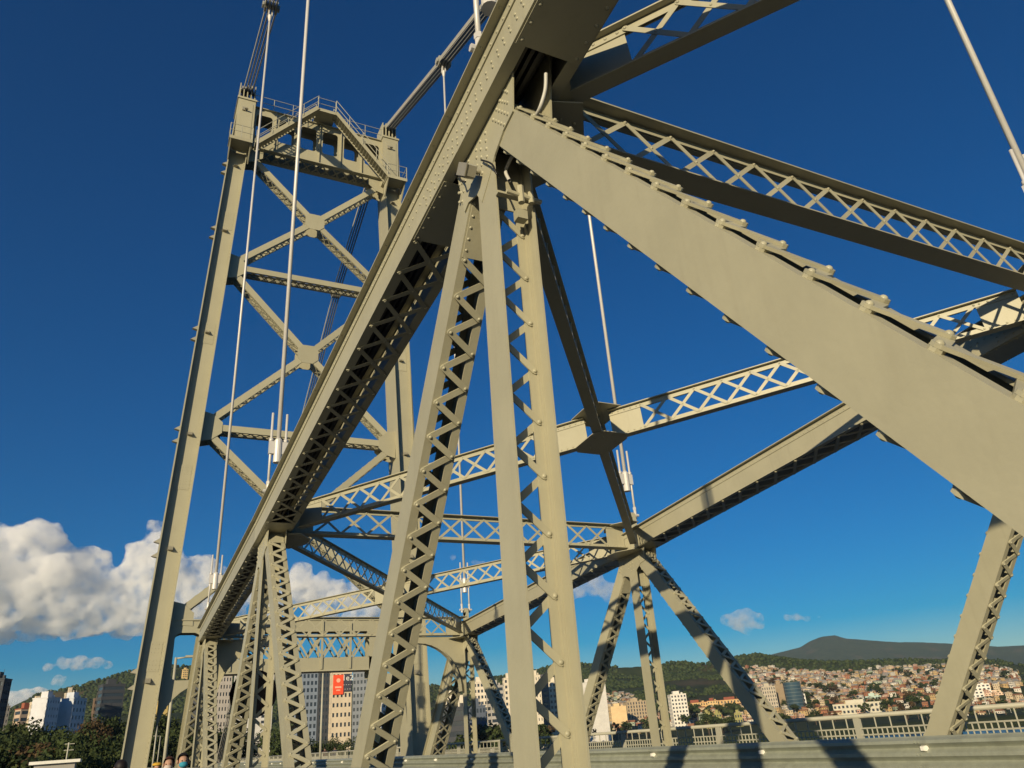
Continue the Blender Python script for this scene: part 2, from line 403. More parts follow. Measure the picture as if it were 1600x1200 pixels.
for k in ('P', 'A', 'B'):
    lattice_girder(LB, 'cross_strut', S(k, 0)+Vector((0, 0, 0.1)), S(k, 1)+Vector((0, 0, 0.1)), 0.34, 0.34, depth=0.64 if k != 'B' else 0.7, fw=0.30, pitch=0.59, plate=0.55)
for k0, k1 in (('Q', 'P'), ('P', 'A'), ('A', 'B')):
    a0, a1 = S(k0, 0), S(k1, 1); b0, b1 = S(k1, 0), S(k0, 1)
    lattice_girder(LB, 'lateral_diagonal', a0, a1, 0.7, 0.75, depth=0.56, fw=0.18, pitch=0.49, plate=0.75)
    mid = (b0+b1)/2; Lb = (b1-b0).length
    d = (b1-b0).normalized()
    lattice_girder(LB, 'lateral_diagonal', b0, mid, 0.75, 0.25, depth=0.56, fw=0.18, pitch=0.49, plate=0.6)
    lattice_girder(LB, 'lateral_diagonal', mid, b1, 0.25, 0.75, depth=0.56, fw=0.18, pitch=0.49, plate=0.6)
    da = (a1-a0).normalized(); n = da.cross(d).normalized()
    if n.z < 0: n = -n
    for s in (-1, 1):
        mb = MB(); c = mid+n*(s*0.285)
        pts = [c+da*0.5+d*0.11, c+da*0.11+d*0.5, c-da*0.11+d*0.5, c-da*0.5+d*0.11, c-da*0.5-d*0.11, c-da*0.11-d*0.5, c+da*0.11-d*0.5, c+da*0.5-d*0.11]
        mb.prism(pts, n*s, 0.014); g = LB.part('gusset_plate', mb, STEEL)
        for vv in (da, d):
            for q in (-1, 1):
                for e in (-0.07, 0.07):
                    sd = vv.cross(n)
                    rivet_row(LB, g, c+n*(s*0.014)+vv*(q*0.25)+sd*e, c+n*(s*0.014)+vv*(q*0.46)+sd*e, 0.11, n*s, 0.016, STEEL)
# plates that join the laterals to the chords
for k in ('P', 'A', 'B'):
    for side in (0, 1):
        c = S(k, side); sx = 1 if side == 0 else -1
        for zz in (-0.38, 0.38):
            mb = MB()
            mb.prism([c+Vector((sx*0.2, -0.6, zz)), c+Vector((sx*0.5, -0.7, zz)), c+Vector((sx*0.8, -0.22, zz)), c+Vector((sx*0.8, 0.22, zz)), c+Vector((sx*0.5, 0.7, zz)), c+Vector((sx*0.2, 0.6, zz))], Z, 0.014)
            g = LB.part('gusset_plate', mb, STEEL)
            for yy in (-0.45, -0.3, 0.3, 0.45):
                rivet_row(LB, g, c+Vector((sx*0.4, yy, zz-0.001)), c+Vector((sx*0.55, yy, zz-0.001)), 0.1, -Z, 0.017, STEEL)
# curved portal knees under the strut by the tower
for side in (0, 1):
    c = Vector((xn if side == 0 else xf, YN['B'], ZN['B'])); sx = 1 if side == 0 else -1
    pts = [c+Vector((sx*0.2, 0, -0.2)), c+Vector((sx*2.1, 0, -0.2))]
    for i in range(11):
        t = math.pi/2*i/10
        pts.append(c+Vector((sx*(2.1-1.75*math.sin(t)), 0, -0.45-1.8*(1-math.cos(t)))))
    pts.append(c+Vector((sx*0.2, 0, -2.3)))
    mb = MB(); mb.prism(pts, Y, 0.02)
    for i in range(2, len(pts)-2):
        fr_, L_ = frame(pts[i], pts[i+1], Y); mb.boxf(fr_, -0.005, L_+0.005, -0.14, 0.16, -0.012, 0.012)
    LB.part('knee_bracket', mb, STEEL)
LB.flush()

# ------------------------------------------------------------------ suspenders and chains
def suspender(x, k, label):
    y, zc, zn = YN[k], ZC[k], ZN[k]
    root = empty('suspender', (x, y, zn+0.3), label, 'suspender', 'suspenders hanging from the eyebar chains')
    def P(n, mb, m_, s=True): return link(n, mb.mesh(n, m_, s), root)
    mb = MB(); mb.tube((x, y, zn+1.6), (x, y, zc-0.75), 0.052, n=12); P('rod', mb, ROD)
    mb = MB(); mb.tube((x, y, zn+1.52), (x, y, zn+2.06), 0.098, n=14); mb.tube((x, y, zn+2.06), (x, y, zn+2.12), 0.098, 0.055, n=14, cap=False)
    mb.box(x-0.21, x+0.21, y-0.055, y+0.055, zn+1.72, zn+2.02); P('socket', mb, ROD, False)
    for s in (-1, 1):
        xx = x+s*0.165
        mb = MB(); mb.tube((xx, y, zn+0.75), (xx, y, zn+2.75), 0.03, n=10); mb.tube((xx, y, zn+2.02), (xx, y, zn+2.1), 0.055, n=6)
        P('threaded_rod', mb, ROD)
        mb = MB(); mb.tube((xx, y, zn+0.98), (xx, y, zn+1.06), 0.048, n=6); mb.tube((xx, y, zn+0.72), (xx, y, zn+0.98), 0.04, n=8)
        mb.tube((xx-0.07*s, y, zn+0.83), (xx+0.1*s, y, zn+0.83), 0.042, n=8); P('nut', mb, ROD, False)
    mb = MB(); mb.box(x-0.06, x+0.06, y-0.16, y+0.16, zn+0.2, zn+0.72); mb.tube((x-0.06, y, zn+0.74), (x+0.06, y, zn+0.74), 0.16, n=16)
    P('hanger_plate', mb, STEEL, False)
    mb = MB(); mb.tube((x, y, zc-1.1), (x, y, zc-0.72), 0.06, 0.13, n=12)
    for s in (-1, 1): mb.box(*sorted((x+s*0.055, x+s*0.11)), y-0.09, y+0.09, zc-0.75, zc+0.1)
    P('clevis', mb, ROD, False)
for x, nm in ((xn, 'near'), (xf, 'far')):
    for k in ('P', 'A', 'B'):
        lab = {('near', 'P'): 'nearest suspender with its nut against the big chord, mostly above the frame',
               ('near', 'A'): 'long pale suspender rod with socket in front of the tower bracing, right of the pair',
               ('near', 'B'): 'thinner pale suspender rod closest to the left tower leg',
               ('far', 'P'): 'pale suspender rod in the open sky at the right edge of the picture',
               ('far', 'A'): 'pale suspender rod in mid picture ending in a socket above the far truss node',
               ('far', 'B'): 'thin pale suspender rod behind the laced diagonals, below the far chain'}[(nm, k)]
        suspender(x, k, lab)
def chain(x, label, cx):
    root = empty('eyebar_chain', (x, YT, ZC['T']), label, 'chain', 'eyebar chains of the bridge')
    nodes = [(YN['Q'], ZC['Q']), (YN['P'], ZC['P']), (YN['A'], ZC['A']), (YN['B'], ZC['B']), (YT, ZC['T']), (55.0, 36.6), (67.2, 29.3), (79.4, 21.8), (91.6, 14.0), (103.8, 6.2), (116, -2)]
    for i, ((y0, z0), (y1, z1)) in enumerate(zip(nodes[:-1], nodes[1:])):
        p0 = Vector((x, y0, z0)); p1 = Vector((x, y1, z1)); fr, L = frame(p0, p1, X)
        for j in range(4):
            uu = -0.27+0.18*j+(0.035 if i % 2 else -0.035)
            mb = MB(); mb.boxf(fr, 0.2, L-0.2, uu-0.022, uu+0.022, -0.15, 0.15)
            for q in (p0, p1):
                e = q+fr[2]*uu; mb.tube(e-fr[2]*0.0235, e+fr[2]*0.0235, 0.34, n=16)
            link('eyebar', mb.mesh('eyebar', CHAINM), root)
    for (y0, z0) in nodes:
        mb = MB(); mb.tube((x-0.42, y0, z0), (x+0.42, y0, z0), 0.13, n=12)
        for s in (-1, 1): mb.tube((x+s*0.36, y0, z0), (x+s*0.44, y0, z0), 0.2, n=6)
        link('pin', mb.mesh('pin', CHAINM), root)
chain(xn, 'eyebar chain rising from the left tower leg, above the two pale suspenders', 0)
chain(xf, 'eyebar chain rising from the right tower leg and meeting the big chord', 1)

# ------------------------------------------------------------------ tower
TW = Thing('bridge_tower', 'tall beige riveted suspension tower with cross braces and stair at its top', 'tower', (7.5, YT, -30))
XC = 7.48
def legx(z, s): return XC+s*(4.78+(41.95-z)*0.0425)
LHW, LHD = 0.53, 0.95
for s in (-1, 1):
    z0, z1 = -31.0, 40.25
    p0 = Vector((legx(z0, s), YT, z0)); p1 = Vector((legx(z1, s), YT, z1)); fr, L = frame(p0, p1, X)
    mb = MB()
    for g in (-1, 1):
        mb.boxf(fr, 0, L, *sorted((g*LHW, g*(LHW-0.05))), -LHD, LHD)
        for q in (-1, 1): mb.boxf(fr, 0, L, *sorted((g*(LHW-0.0505), g*(LHW-0.15))), *sorted((q*(LHD-0.32), q*(LHD-0.30))))
    for q in (-1, 1): mb.boxf(fr, 0, L, -LHW+0.0505, LHW-0.0505, *sorted((q*(LHD-0.33), q*(LHD-0.38))))
    leg = TW.part('leg', mb, STEEL_T)
    o, a, u, w = fr
    fn = -w if w.y > 0 else w       # towards the camera
    front = LHD-0.30
    for g in (-1, 1):
        rivet_row(TW, leg, o+a*31+u*(g*(LHW-0.10))+fn*front, p1+u*(g*(LHW-0.10))+fn*front, 0.2, fn, 0.022, STEEL_T)
    # splice plates with rivet fields, small floodlights on the web and flange
    for i, zz in enumerate((6.6, 15.2, 23.6, 31.4)):
        t = (zz-z0)/(z1-z0)*L
        mp = MB(); mp.boxf(fr, t-1.3, t, -LHW+0.16, LHW-0.16, *( (front-0.025, front-0.012) if fn.dot(w) > 0 else (-front+0.012, -front+0.025))); sp = TW.part('splice_plate', mp, STEEL_T, leg)
        for j in range(7):
            if j in (3,): continue
            for h in range(6):
                q = o+a*(t-1.2+0.18*j)+u*(-0.35+0.14*h)+fn*(front-0.012)
                TW.piece('rivet', rivet_mesh(0.02, STEEL_T), frame_m(q, a, fn), leg, 0.04)
    for zz in (4.9, 10.9, 16.9, 23.0, 30.0, 35.0):
        t = (zz-z0)/(z1-z0)*L; q = o+a*t+fn*(front-0.03)
        mb = MB(); f2 = (q, u, a, fn)
        mb.add([q+u*x_+a*y_+fn*z_ for x_, y_, z_ in ((-0.12, -0.1, 0), (0.12, -0.1, 0), (0.12, 0.12, 0), (-0.12, 0.12, 0), (-0.1, -0.1, 0.24), (0.1, -0.1, 0.24))],
               [(0, 3, 2, 1), (0, 1, 5, 4), (3, 4, 5, 2), (0, 4, 3), (1, 2, 5)])
        TW.part('floodlight', mb, LAMPH)
        for e in (0, 0.7):
            q = o+a*(t+e-0.3)+u*(s*LHW)
            mb = MB(); us = u*s
            mb.add([q+us*x_+a*y_+fn*z_ for x_, y_, z_ in ((0, -0.05, -0.12), (0, 0.2, -0.12), (0, 0.2, 0.12), (0, -0.05, 0.12), (0.26, 0, -0.1), (0.26, 0, 0.1))],
                   [(0, 1, 2, 3), (0, 3, 5, 4), (1, 4, 5, 2), (0, 4, 1), (3, 2, 5)])
            TW.part('floodlight', mb, LAMPH)
    # head: box cap and saddle with slotted plates
    xt = legx(40.5, s); mb = MB()
    mb.box(xt-0.54, xt+0.54, YT-1.0, YT+1.0, 36.3, 40.3); mb.box(xt-0.6, xt+0.6, YT-1.07, YT+1.07, 40.3, 40.45)
    mb.box(xt-0.4, xt+0.4, YT-1.02, YT-1.0005, 36.7, 40.0)
    TW.part('head_box', mb, STEEL_T)
    mb = MB()
    for j in range(5): mb.box(xt-0.50+0.235*j, xt-0.44+0.235*j, YT-0.7, YT+0.7, 40.45, 41.95)
    TW.part('saddle', mb, STEEL_T)
    mb = MB(); mb.box(xt-0.25, xt-0.02, YT-1.11, YT-1.021, 39.3, 39.55); mb.box(xt-0.1, xt+0.1, YT-1.25, YT-1.111, 39.35, 39.42); TW.part('floodlight', mb, LAMPH)
    # platform with brackets and rails
    xp = legx(36.2, s); mb = MB()
    mb.box(xp-0.68, xp+0.68, YT-1.95, YT-0.96, 36.1, 36.2)
    for e in (-0.62, 0.56): mb.prism([(xp+e, YT-0.951, 36.1), (xp+e, YT-1.9, 36.1), (xp+e, YT-0.951, 35.1)], X, 0.06)
    mb.box(xp-0.68, xp+0.68, YT-1.97, YT-1.9505, 35.98, 36.22)
    TW.part('platform', mb, STEEL_T)
    mb = MB()
    c4 = [(xp-0.66, YT-1.0), (xp-0.66, YT-1.92), (xp+0.66, YT-1.92), (xp+0.66, YT-1.0)]
    for i in range(3 if True else 0):
        if (i == 0 and s == 1) or (i == 2 and s == -1): continue
        for h in (0.5, 1.0): mb.tube((*c4[i], 36.2+h), (*c4[i+1], 36.2+h), 0.022, n=6)
    for q in c4[1:3]: mb.tube((*q, 36.2), (*q, 37.22), 0.025, n=6)
    mb.tube((xp, YT-1.92, 36.2), (xp, YT-1.92, 37.22), 0.022, n=6)
    TW.part('platform_railing', mb, RAILM)
# top cross beam: plate girder with openings
bx0, bx1 = legx(39.5, -1)+0.54, legx(39.5, 1)-0.54
zb0, zb1 = 36.85, 40.3
mb = MB(); cells = 6; cw = (bx1-bx0)/cells
for yy in (YT-0.55, YT+0.53):
    for i in range(cells):
        a0, a1 = bx0+cw*i, bx0+cw*(i+1); o0, o1, oz0, oz1 = a0+0.22, a1-0.22, 37.85, 39.75
        mb.box(a0, a1, yy, yy+0.02, zb0+0.05, oz0); mb.box(a0, a1, yy, yy+0.02, oz1, zb1-0.05)
        mb.box(a0, o0, yy, yy+0.02, oz0, oz1); mb.box(o1, a1, yy, yy+0.02, oz0, oz1)
        for (cx_, cz_, sx_, sz_) in ((o0, oz0, 1, 1), (o1, oz0, -1, 1), (o0, oz1, 1, -1), (o1, oz1, -1, -1)):
            c = 0.16; mb.prism([(cx_, yy+0.001, cz_), (cx_+sx_*c, yy+0.001, cz_), (cx_+sx_*c*0.3, yy+0.001, cz_+sz_*c*0.3), (cx_, yy+0.001, cz_+sz_*c)], Y, 0.018)
for i in range(1, cells): mb.box(bx0+cw*i-0.035, bx0+cw*i+0.035, YT-0.65, YT-0.5505, zb0+0.05, zb1-0.05)
mb.box(bx0, bx1, YT-0.68, YT+0.68, zb1-0.05, zb1); 
for yy in (YT-0.68, YT+0.36): mb.box(bx0, bx1, yy, yy+0.32, zb0, zb0+0.05)
tb_ = TW.part('top_beam', mb, STEEL_T)
fr, L = frame(Vector((bx0, YT, zb0)), Vector((bx1, YT, zb0)), Y)
zigzag(TW, tb_, fr, 0.1, L-0.1, -0.45, 0.45, 0.0, -1 if fr[3].z > 0 else 1, 1.3, 0.1, 0.015, STEEL_T, double=True, rr=0.02)
# stairs climbing from the platforms to the landing
land = (7.05, 8.25); zl = 40.55
def stair(x0, x1, side):
    p0 = Vector((x0, YT-1.45, 36.2)); p1 = Vector((x1, YT-1.45, zl)); fr, L = frame(p0, p1, Y); mb = MB()
    for e in (-0.38, 0.36): mb.boxf(fr, 0, L, e, e+0.025, -0.13, 0.13)
    for i in range(22):
        q = p0.lerp(p1, (i+0.5)/22); mb.box(q.x-0.12, q.x+0.12, q.y-0.355, q.y+0.355, q.z-0.02, q.z+0.02)
    st = TW.part('stair', mb, STEEL_T)
    mb = MB()
    for e in (-0.4, 0.4):
        for h in (0.5, 1.0): mb.tube(p0+Vector((0, e, h)), p1+Vector((0, e, h)), 0.022, n=6)
        for i in range(5): q = p0.lerp(p1, i/4); mb.tube(q+Vector((0, e, 0)), q+Vector((0, e, 1.0)), 0.022, n=6)
    TW.part('handrail', mb, RAILM, st)
stair(legx(36.2, -1)+0.9, land[0], -1); stair(legx(36.2, 1)-0.5, land[1], 1)
mb = MB(); mb.box(land[0]-0.05, land[1]+0.05, YT-1.75, YT+0.6, zl-0.06, zl+0.02); mb.box(land[0]-0.05, land[1]+0.05, YT-1.77, YT-1.7505, zl-0.2, zl+0.04); TW.part('landing', mb, STEEL_T)
mb = MB()
for h in (0.5, 1.0):
    mb.tube((land[0], YT-1.7, zl+h), (land[1], YT-1.7, zl+h), 0.022, n=6)
    mb.tube((bx0, YT+0.62, zb1+h), (bx1, YT+0.62, zb1+h), 0.022, n=6)
    mb.tube((bx0, YT-0.62, zb1+h), (land[0]-0.1, YT-0.62, zb1+h), 0.022, n=6); mb.tube((land[1]+0.1, YT-0.62, zb1+h), (bx1, YT-0.62, zb1+h), 0.022, n=6)
for q in (land[0], land[1]): mb.tube((q, YT-1.7, zl), (q, YT-1.7, zl+1.02), 0.025, n=6)
for i in range(8):
    q = bx0+(bx1-bx0)*i/7
    for yy in (YT-0.62, YT+0.62):
        if yy < YT and land[0]-0.1 < q < land[1]+0.1: continue
        mb.tube((q, yy, zb1), (q, yy, zb1+1.0), 0.022, n=6)
TW.part('top_railing', mb, RAILM)
# cross braces
def brace(p0, p1, t0, t1, name='cross_brace'):
    fr, L = frame(p0, p1, Y); o, a, u, w = fr; t1 = L-t1; mb = MB(); h = 0.18
    for yy in (-0.42, 0.40): mb.boxf(fr, t0, t1, yy, yy+0.02, -h, h)
    for yy in (-0.3995, 0.30):
        for q in (-1, 1): mb.boxf(fr, t0, t1, yy, yy+0.0995, *sorted((q*h, q*(h-0.015))))
    part = TW.part(name, mb, STEEL_T)
    for q in (-1, 1): zigzag(TW, part, fr, t0+0.3, t1-0.3, -0.35, 0.35, q*h, q, 1.0, 0.07, 0.01, STEEL_T, double=True, rr=0.015)
levels = [36.6, 27.75, 17.5, 7.6]
for z_t, z_b in zip(levels[:-1], levels[1:]):
    zc_ = (z_t+z_b)/2; mid = Vector((XC, YT, zc_))
    for s in (-1, 1):
        for zz in (z_t, z_b):
            brace(Vector((legx(zz, s)-s*0.5, YT, zz)), mid, 0.7, 0.55)
    for yy in (YT-0.45, YT+0.42):
        mb = MB(); mb.prism([(XC-0.6, yy, zc_+0.3), (XC-0.3, yy, zc_+0.58), (XC+0.3, yy, zc_+0.58), (XC+0.6, yy, zc_+0.3), (XC+0.6, yy, zc_-0.3), (XC+0.3, yy, zc_-0.58), (XC-0.3, yy, zc_-0.58), (XC-0.6, yy, zc_-0.3)], Y, 0.025)
        TW.part('brace_gusset', mb, STEEL_T)
for zz in levels[1:3]:
    brace(Vector((legx(zz, -1), YT, zz)), Vector((legx(zz, 1), YT, zz)), 1.2, 1.2, 'cross_strut')
for zz in levels:
    for s in (-1, 1):
        xl = legx(zz, s)-s*(LHW+0.001)
        up = 0.3 if zz == levels[0] else 0.85; dn = 0.3 if zz == levels[-1] else 0.85
        for yy in (YT-0.45, YT+0.42):
            mb = MB(); mb.prism([(xl, yy, zz+up), (xl-s*0.5, yy, zz+up*0.85), (xl-s*1.0, yy, zz+0.3), (xl-s*1.0, yy, zz-0.3), (xl-s*0.5, yy, zz-dn*0.85), (xl, yy, zz-dn)], Y, 0.025)
            TW.part('brace_gusset', mb, STEEL_T)
# portal over the road with curved knees and windowed corners
for yy, nm in ((YT-0.42, 'front'), (YT+0.40, 'back')):
    mb = MB(); x0, x1 = legx(6, -1)+LHW, legx(6, 1)-LHW
    mb.box(x0, x1, yy, yy+0.02, 7.0, 7.55); mb.box(x0+1.5, x1-1.5, yy, yy+0.02, 5.15, 5.75)
    for i in range(1, 8):
        q = x0+(x1-x0)*i/8; mb.box(q-0.05, q+0.05, yy-0.06, yy-0.001, 5.2, 7.5)
    for s in (-1, 1):
        e = x0 if s == -1 else x1; d = -s
        mb.box(*sorted((e, e+d*0.35)), yy, yy+0.02, 4.9, 7.0); mb.box(*sorted((e+d*1.45, e+d*1.9)), yy, yy+0.02, 4.9, 7.0)
        arc = [(e, 4.9), (e+d*1.9, 4.9)]
        for i in range(9): t = math.pi/2*i/8; arc.append((e+d*(1.9-1.9*math.sin(t))-d*0.0, 4.75-2.2*(1-math.cos(t))))
        mb.prism([(px_, yy, pz_) for px_, pz_ in arc], Y, 0.02)
        for (cx_, cz_, sx_, sz_) in ((e+d*0.35, 4.9, d, 1), (e+d*1.45, 4.9, -d, 1), (e+d*0.35, 7.0, d, -1), (e+d*1.45, 7.0, -d, -1)):
            c = 0.25; mb.prism([(cx_, yy+0.001, cz_), (cx_+sx_*c, yy+0.001, cz_), (cx_+sx_*c*0.3, yy+0.001, cz_+sz_*c*0.3), (cx_, yy+0.001, cz_+sz_*c)], Y, 0.018)
    pp = TW.part('portal', mb, STEEL_T)
    fr, L = frame(Vector((x0+1.9, yy-0.001, 6.37)), Vector((x1-1.9, yy-0.001, 6.37)), Z)
    zigzag(TW, pp, fr, 0.05, L-0.05, -0.6, 0.6, 0.0, 1 if fr[3].y < 0 else -1, 1.5, 0.09, 0.012, STEEL_T, double=True, rr=0.02)
mb = MB()
mb.box(x0, x1, YT-0.5, YT+0.5, 7.551, 7.6); mb.box(x0+1.6, x1-1.6, YT-0.5, YT+0.5, 5.1, 5.149)
TW.part('portal_flange', mb, STEEL_T)
TW.flush(cap=280, minpx=5)
# piers under the tower
mb = MB()
for s in (-1, 1): mb.box(legx(-30, s)-2.5, legx(-30, s)+2.5, YT-3, YT+3, -34, -28)
o = link('bridge_pier', mb.mesh('bridge_pier', CONC)); tag(o, kind='structure')

# ------------------------------------------------------------------ deck
def struct(name, mb, m_): return tag(link(name, mb.mesh(name, m_)), kind='structure')
mb = MB(); mb.box(3.15, 11.75, -40, 330, -0.25, 0.0); struct('road', mb, ASPH)
mb = MB(); mb.box(-1.35, 2.25, -40, 39.2, -0.2, 0.10); mb.box(2.9, 3.149, -40, 330, -0.2, 0.15)
mb.box(-1.35, 2.25, 42, 330, -0.2, 0.10); mb.box(0.2+1.9, 2.25, 39.2, 42, -0.2, 0.10); struct('walkway', mb, CONC)
mb = MB(); mb.box(12.75, 15.0, -40, 39.2, -0.2, 0.10); mb.box(11.751, 12.0, -40, 330, -0.2, 0.15); mb.box(12.75, 15, 42, 330, -0.2, 0.1); struct('pavement', mb, CONC)
mb = MB()
for i in range(30):
    y = -38+PL/2*i*0.998
    mb.box(-1.2, 14.8, y-0.15, y+0.15, -1.0, -0.26)
for xx in (4, 5.6, 7.2, 8.8, 10.4): mb.box(xx-0.12, xx+0.12, -40, 330, -0.7, -0.251)
struct('deck_floor_beams', mb, STEEL)
# lane line
mb = MB()
for i in range(40): mb.box(7.4, 7.52, -30+8*i, -26+8*i, 0.002, 0.006)
struct('road_marking', mb, REFL)

# guardrail between road and far truss
def guardrail(x, facing, y0, y1, ztop, label, refl=True):
    root = empty('guardrail', (x, y0, 0), label, 'guardrail')
    prof = [(0.0, 0.0), (0.02, -0.02), (0.075, -0.055), (0.08, -0.10), (0.02, -0.145), (0.0, -0.165), (0.02, -0.185), (0.08, -0.23), (0.08, -0.28), (0.02, -0.325), (0.0, -0.345), (0.02, -0.365), (0.08, -0.41), (0.075, -0.455), (0.02, -0.49), (0.0, -0.51)]
    L = 3.6; n = int((y1-y0)/L)+1
    for i in range(n):
        a = y0+L*i; b = min(a+L+0.0, y1); 
        if b-a < 0.2: continue
        mb = MB(); off = 0.0035*(i % 2)
        vs = []; k = len(prof)
        for yy in (a-0.12, b+0.12):
            vs += [(x+facing*(p+off), yy, ztop+q) for p, q in prof]
            vs += [(x+facing*(p+off-0.003), yy, ztop+q) for p, q in prof]
        fs = [(j, j+1, 2*k+j+1, 2*k+j) for j in range(k-1)]+[(k+j, 3*k+j, 3*k+j+1, k+j+1) for j in range(k-1)]+[(0, 2*k, 3*k, k), (k-1, 2*k-1, 4*k-1, 3*k-1)]
        mb.add(vs, fs); be = link('beam', mb.mesh('beam', GALV), root)
        mp = MB(); mp.box(*sorted((x-facing*0.01, x-facing*0.13)), a-0.05, a+0.05, 0.0, ztop-0.03); link('post', mp.mesh('post', GALV), root)
        if refl:
            mr = MB(); mr.add([(x+facing*0.012, a-0.05, ztop-0.125), (x+facing*0.012, a+0.05, ztop-0.125), (x+facing*0.10, a+0.03, ztop-0.14), (x+facing*0.10, a-0.03, ztop-0.14), (x+facing*0.012, a-0.05, ztop-0.215), (x+facing*0.012, a+0.05, ztop-0.215), (x+facing*0.10, a+0.03, ztop-0.20), (x+facing*0.10, a-0.03, ztop-0.20)],
                   [(0, 1, 2, 3), (4, 7, 6, 5), (3, 2, 6, 7), (0, 3, 7, 4), (1, 5, 6, 2)]); link('reflector', mr.mesh('reflector', REFL), be)
        for e in (0.06, 0.12):
            mbt = MB()
            for q in (-0.0825+0.0, -0.255, -0.43): mbt.tube((x+facing*(0.08+off), a+e, ztop+q), (x+facing*(0.095+off), a+e, ztop+q), 0.014, n=6)
            o = link('bolt_set', mbt.mesh('bolt_set', GALV), be); o['kind'] = 'stuff'
guardrail(11.35, -1, 1.72-14.4, 110, 1.08, 'corrugated galvanised guardrail along the far edge of the road')
guardrail(3.3, 1, -13, 110, 0.95, 'corrugated galvanised guardrail behind the nearest truss, bottom edge', False)

# railing of the far walkway, and the low one beside the camera
def railing(x, y0, y1, ztop, label, step, group=None, outer=True):
    T = Thing('railing', label, 'railing', (x, y0, 0.1), None)
    mb = MB(); mb.tube((x, y0, ztop), (x, y1, ztop), 0.045, n=10); top = T.part('top_rail', mb, RAILM, smooth=True)
    for h in (0.25, 0.38, 0.8):
        mb = MB(); mb.box(x-0.014, x+0.014, y0, y1, ztop-h-0.0145, ztop-h+0.0145); T.part('mid_rail', mb, RAILM)
    mb = MB(); mb.box(x-0.02, x+0.02, y0, y1, 0.2, 0.25); T.part('bottom_rail', mb, RAILM)
    n = int((y1-y0)/step)
    pm = MB(); pm.box(-0.045, 0.045, -0.07, 0.07, -0.02-(ztop-0.1)/2+0.0, (ztop-0.1)/2-0.04); pme = pm.mesh('post', RAILM)
    for i in range(n+1): T.piece('post', pme, Matrix.Translation((x, y0+i*step, 0.1+(ztop-0.1)/2)), T.root, 0.9)
    bmk = MB(); hb = (ztop-0.25-0.04)/2; bmk.tube((0, 0, -hb), (0, 0, hb), 0.0145, n=6); bme = bmk.mesh('baluster', RAILM)
    nb = int((y1-y0)/0.13)
    hm = (ztop-0.25-0.25)/2; b2 = MB(); b2.tube((0, 0, -hm), (0, 0, hm), 0.0145, n=6); b2e = b2.mesh('baluster', RAILM)
    for i in range(nb):
        y = y0+0.13*i
        if (y-y0) % step < 0.09 or (y-y0) % step > step-0.09: continue
        if i % 3 == 0: T.piece('baluster', bme, Matrix.Translation((x, y, 0.25+hb)), T.root, 0.9)
        else: T.piece('baluster', b2e, Matrix.Translation((x, y, 0.25+hm)), T.root, 0.5)
    T.flush(cap=290, minpx=3)
railing(14.75, -8, 130, 1.40, 'beige steel railing with thin balusters along the far walkway', 2.35)
railing(-1.25, -8, 130, 1.22, 'beige steel railing on the outer edge of the near walkway, below the frame', 2.35)
T = Thing('handrail', 'low beige handrail beside the nearest truss at the bottom edge', 'handrail', (2.15, -6, 0.1))
mb = MB(); mb.box(2.08, 2.2, -6, 4.4, 1.22, 1.245); mb.box(2.08, 2.2, 5.4, 60, 1.30, 1.333); T.part('top_rail', mb, RAILM)
pm = MB(); pm.box(-0.03, 0.03, -0.03, 0.03, 0, 1.12); pme = pm.mesh('post', RAILM)
for i in range(33):
    y = -6+2*i
    if 4.3 < y < 5.5: continue
    T.piece('post', pme, Matrix.Translation((2.14, y, 0.1)) @ Matrix.Diagonal((1, 1, 1.2/1.12 if y > 5 else 1, 1)), T.root, 1.0)
T.flush(minpx=1)

# ------------------------------------------------------------------ fittings at the big node
P = NN['P']
root = empty('floodlight', (P.x-0.3, P.y+0.25, P.z-0.6), 'small weathered floodlight box clamped under the big riveted node', 'floodlight')
c = at_x(730, 268, P.x-0.33); d1 = Vector((0, 0.75, 0.66)).normalized(); fr = (c, d1, X, d1.cross(X))
mb = MB(); mb.boxf(fr, -0.11, 0.11, -0.05, 0.05, -0.06, 0.04); mb.boxf(fr, -0.12, 0.12, -0.06, -0.0505, -0.07, 0.05); link('housing', mb.mesh('housing', LAMPH), root)
mb = MB()
for i in range(5): mb.boxf(fr, -0.1+0.045*i, -0.09+0.045*i, -0.045, 0.045, 0.0405, 0.06)
link('cooling_fin', mb.mesh('cooling_fin', LAMPH), root)
mb = MB(); mb.boxf(fr, -0.1, 0.1, -0.045, 0.045, -0.068, -0.0605); link('lens', mb.mesh('lens', LENS), root)
mb = MB(); mb.tube(c+X*0.05, c+Vector((0.16, 0.0, 0.05)), 0.02); link('bracket', mb.mesh('bracket', LAMPH), root)
def cable(pts, r, m_, label, name='cable'):
    Q = []
    ext = [pts[0]]+list(pts)+[pts[-1]]
    for k in range(1, len(ext)-2):
        for q in range(6):
            t = q/6; p0, p1, p2, p3 = ext[k-1], ext[k], ext[k+1], ext[k+2]
            Q.append(0.5*((2*p1)+(p2-p0)*t+(2*p0-5*p1+4*p2-p3)*t*t+(3*p1-p0-3*p2+p3)*t**3))
    Q.append(pts[-1]); vs = []; fs = []; n_ = 8; ref = X
    for k, q in enumerate(Q):
        d = (Q[min(k+1, len(Q)-1)]-Q[max(k-1, 0)]).normalized(); a = d.cross(ref).normalized(); b_ = d.cross(a)
        vs += [q+a*(r*math.cos(2*math.pi*i/n_))+b_*(r*math.sin(2*math.pi*i/n_)) for i in range(n_)]
        if k: fs += [((k-1)*n_+i, (k-1)*n_+(i+1) % n_, k*n_+(i+1) % n_, k*n_+i) for i in range(n_)]
    mb = MB(); mb.add(vs, fs); return tag(link(name, mb.mesh(name, m_, True)), label, 'cable')
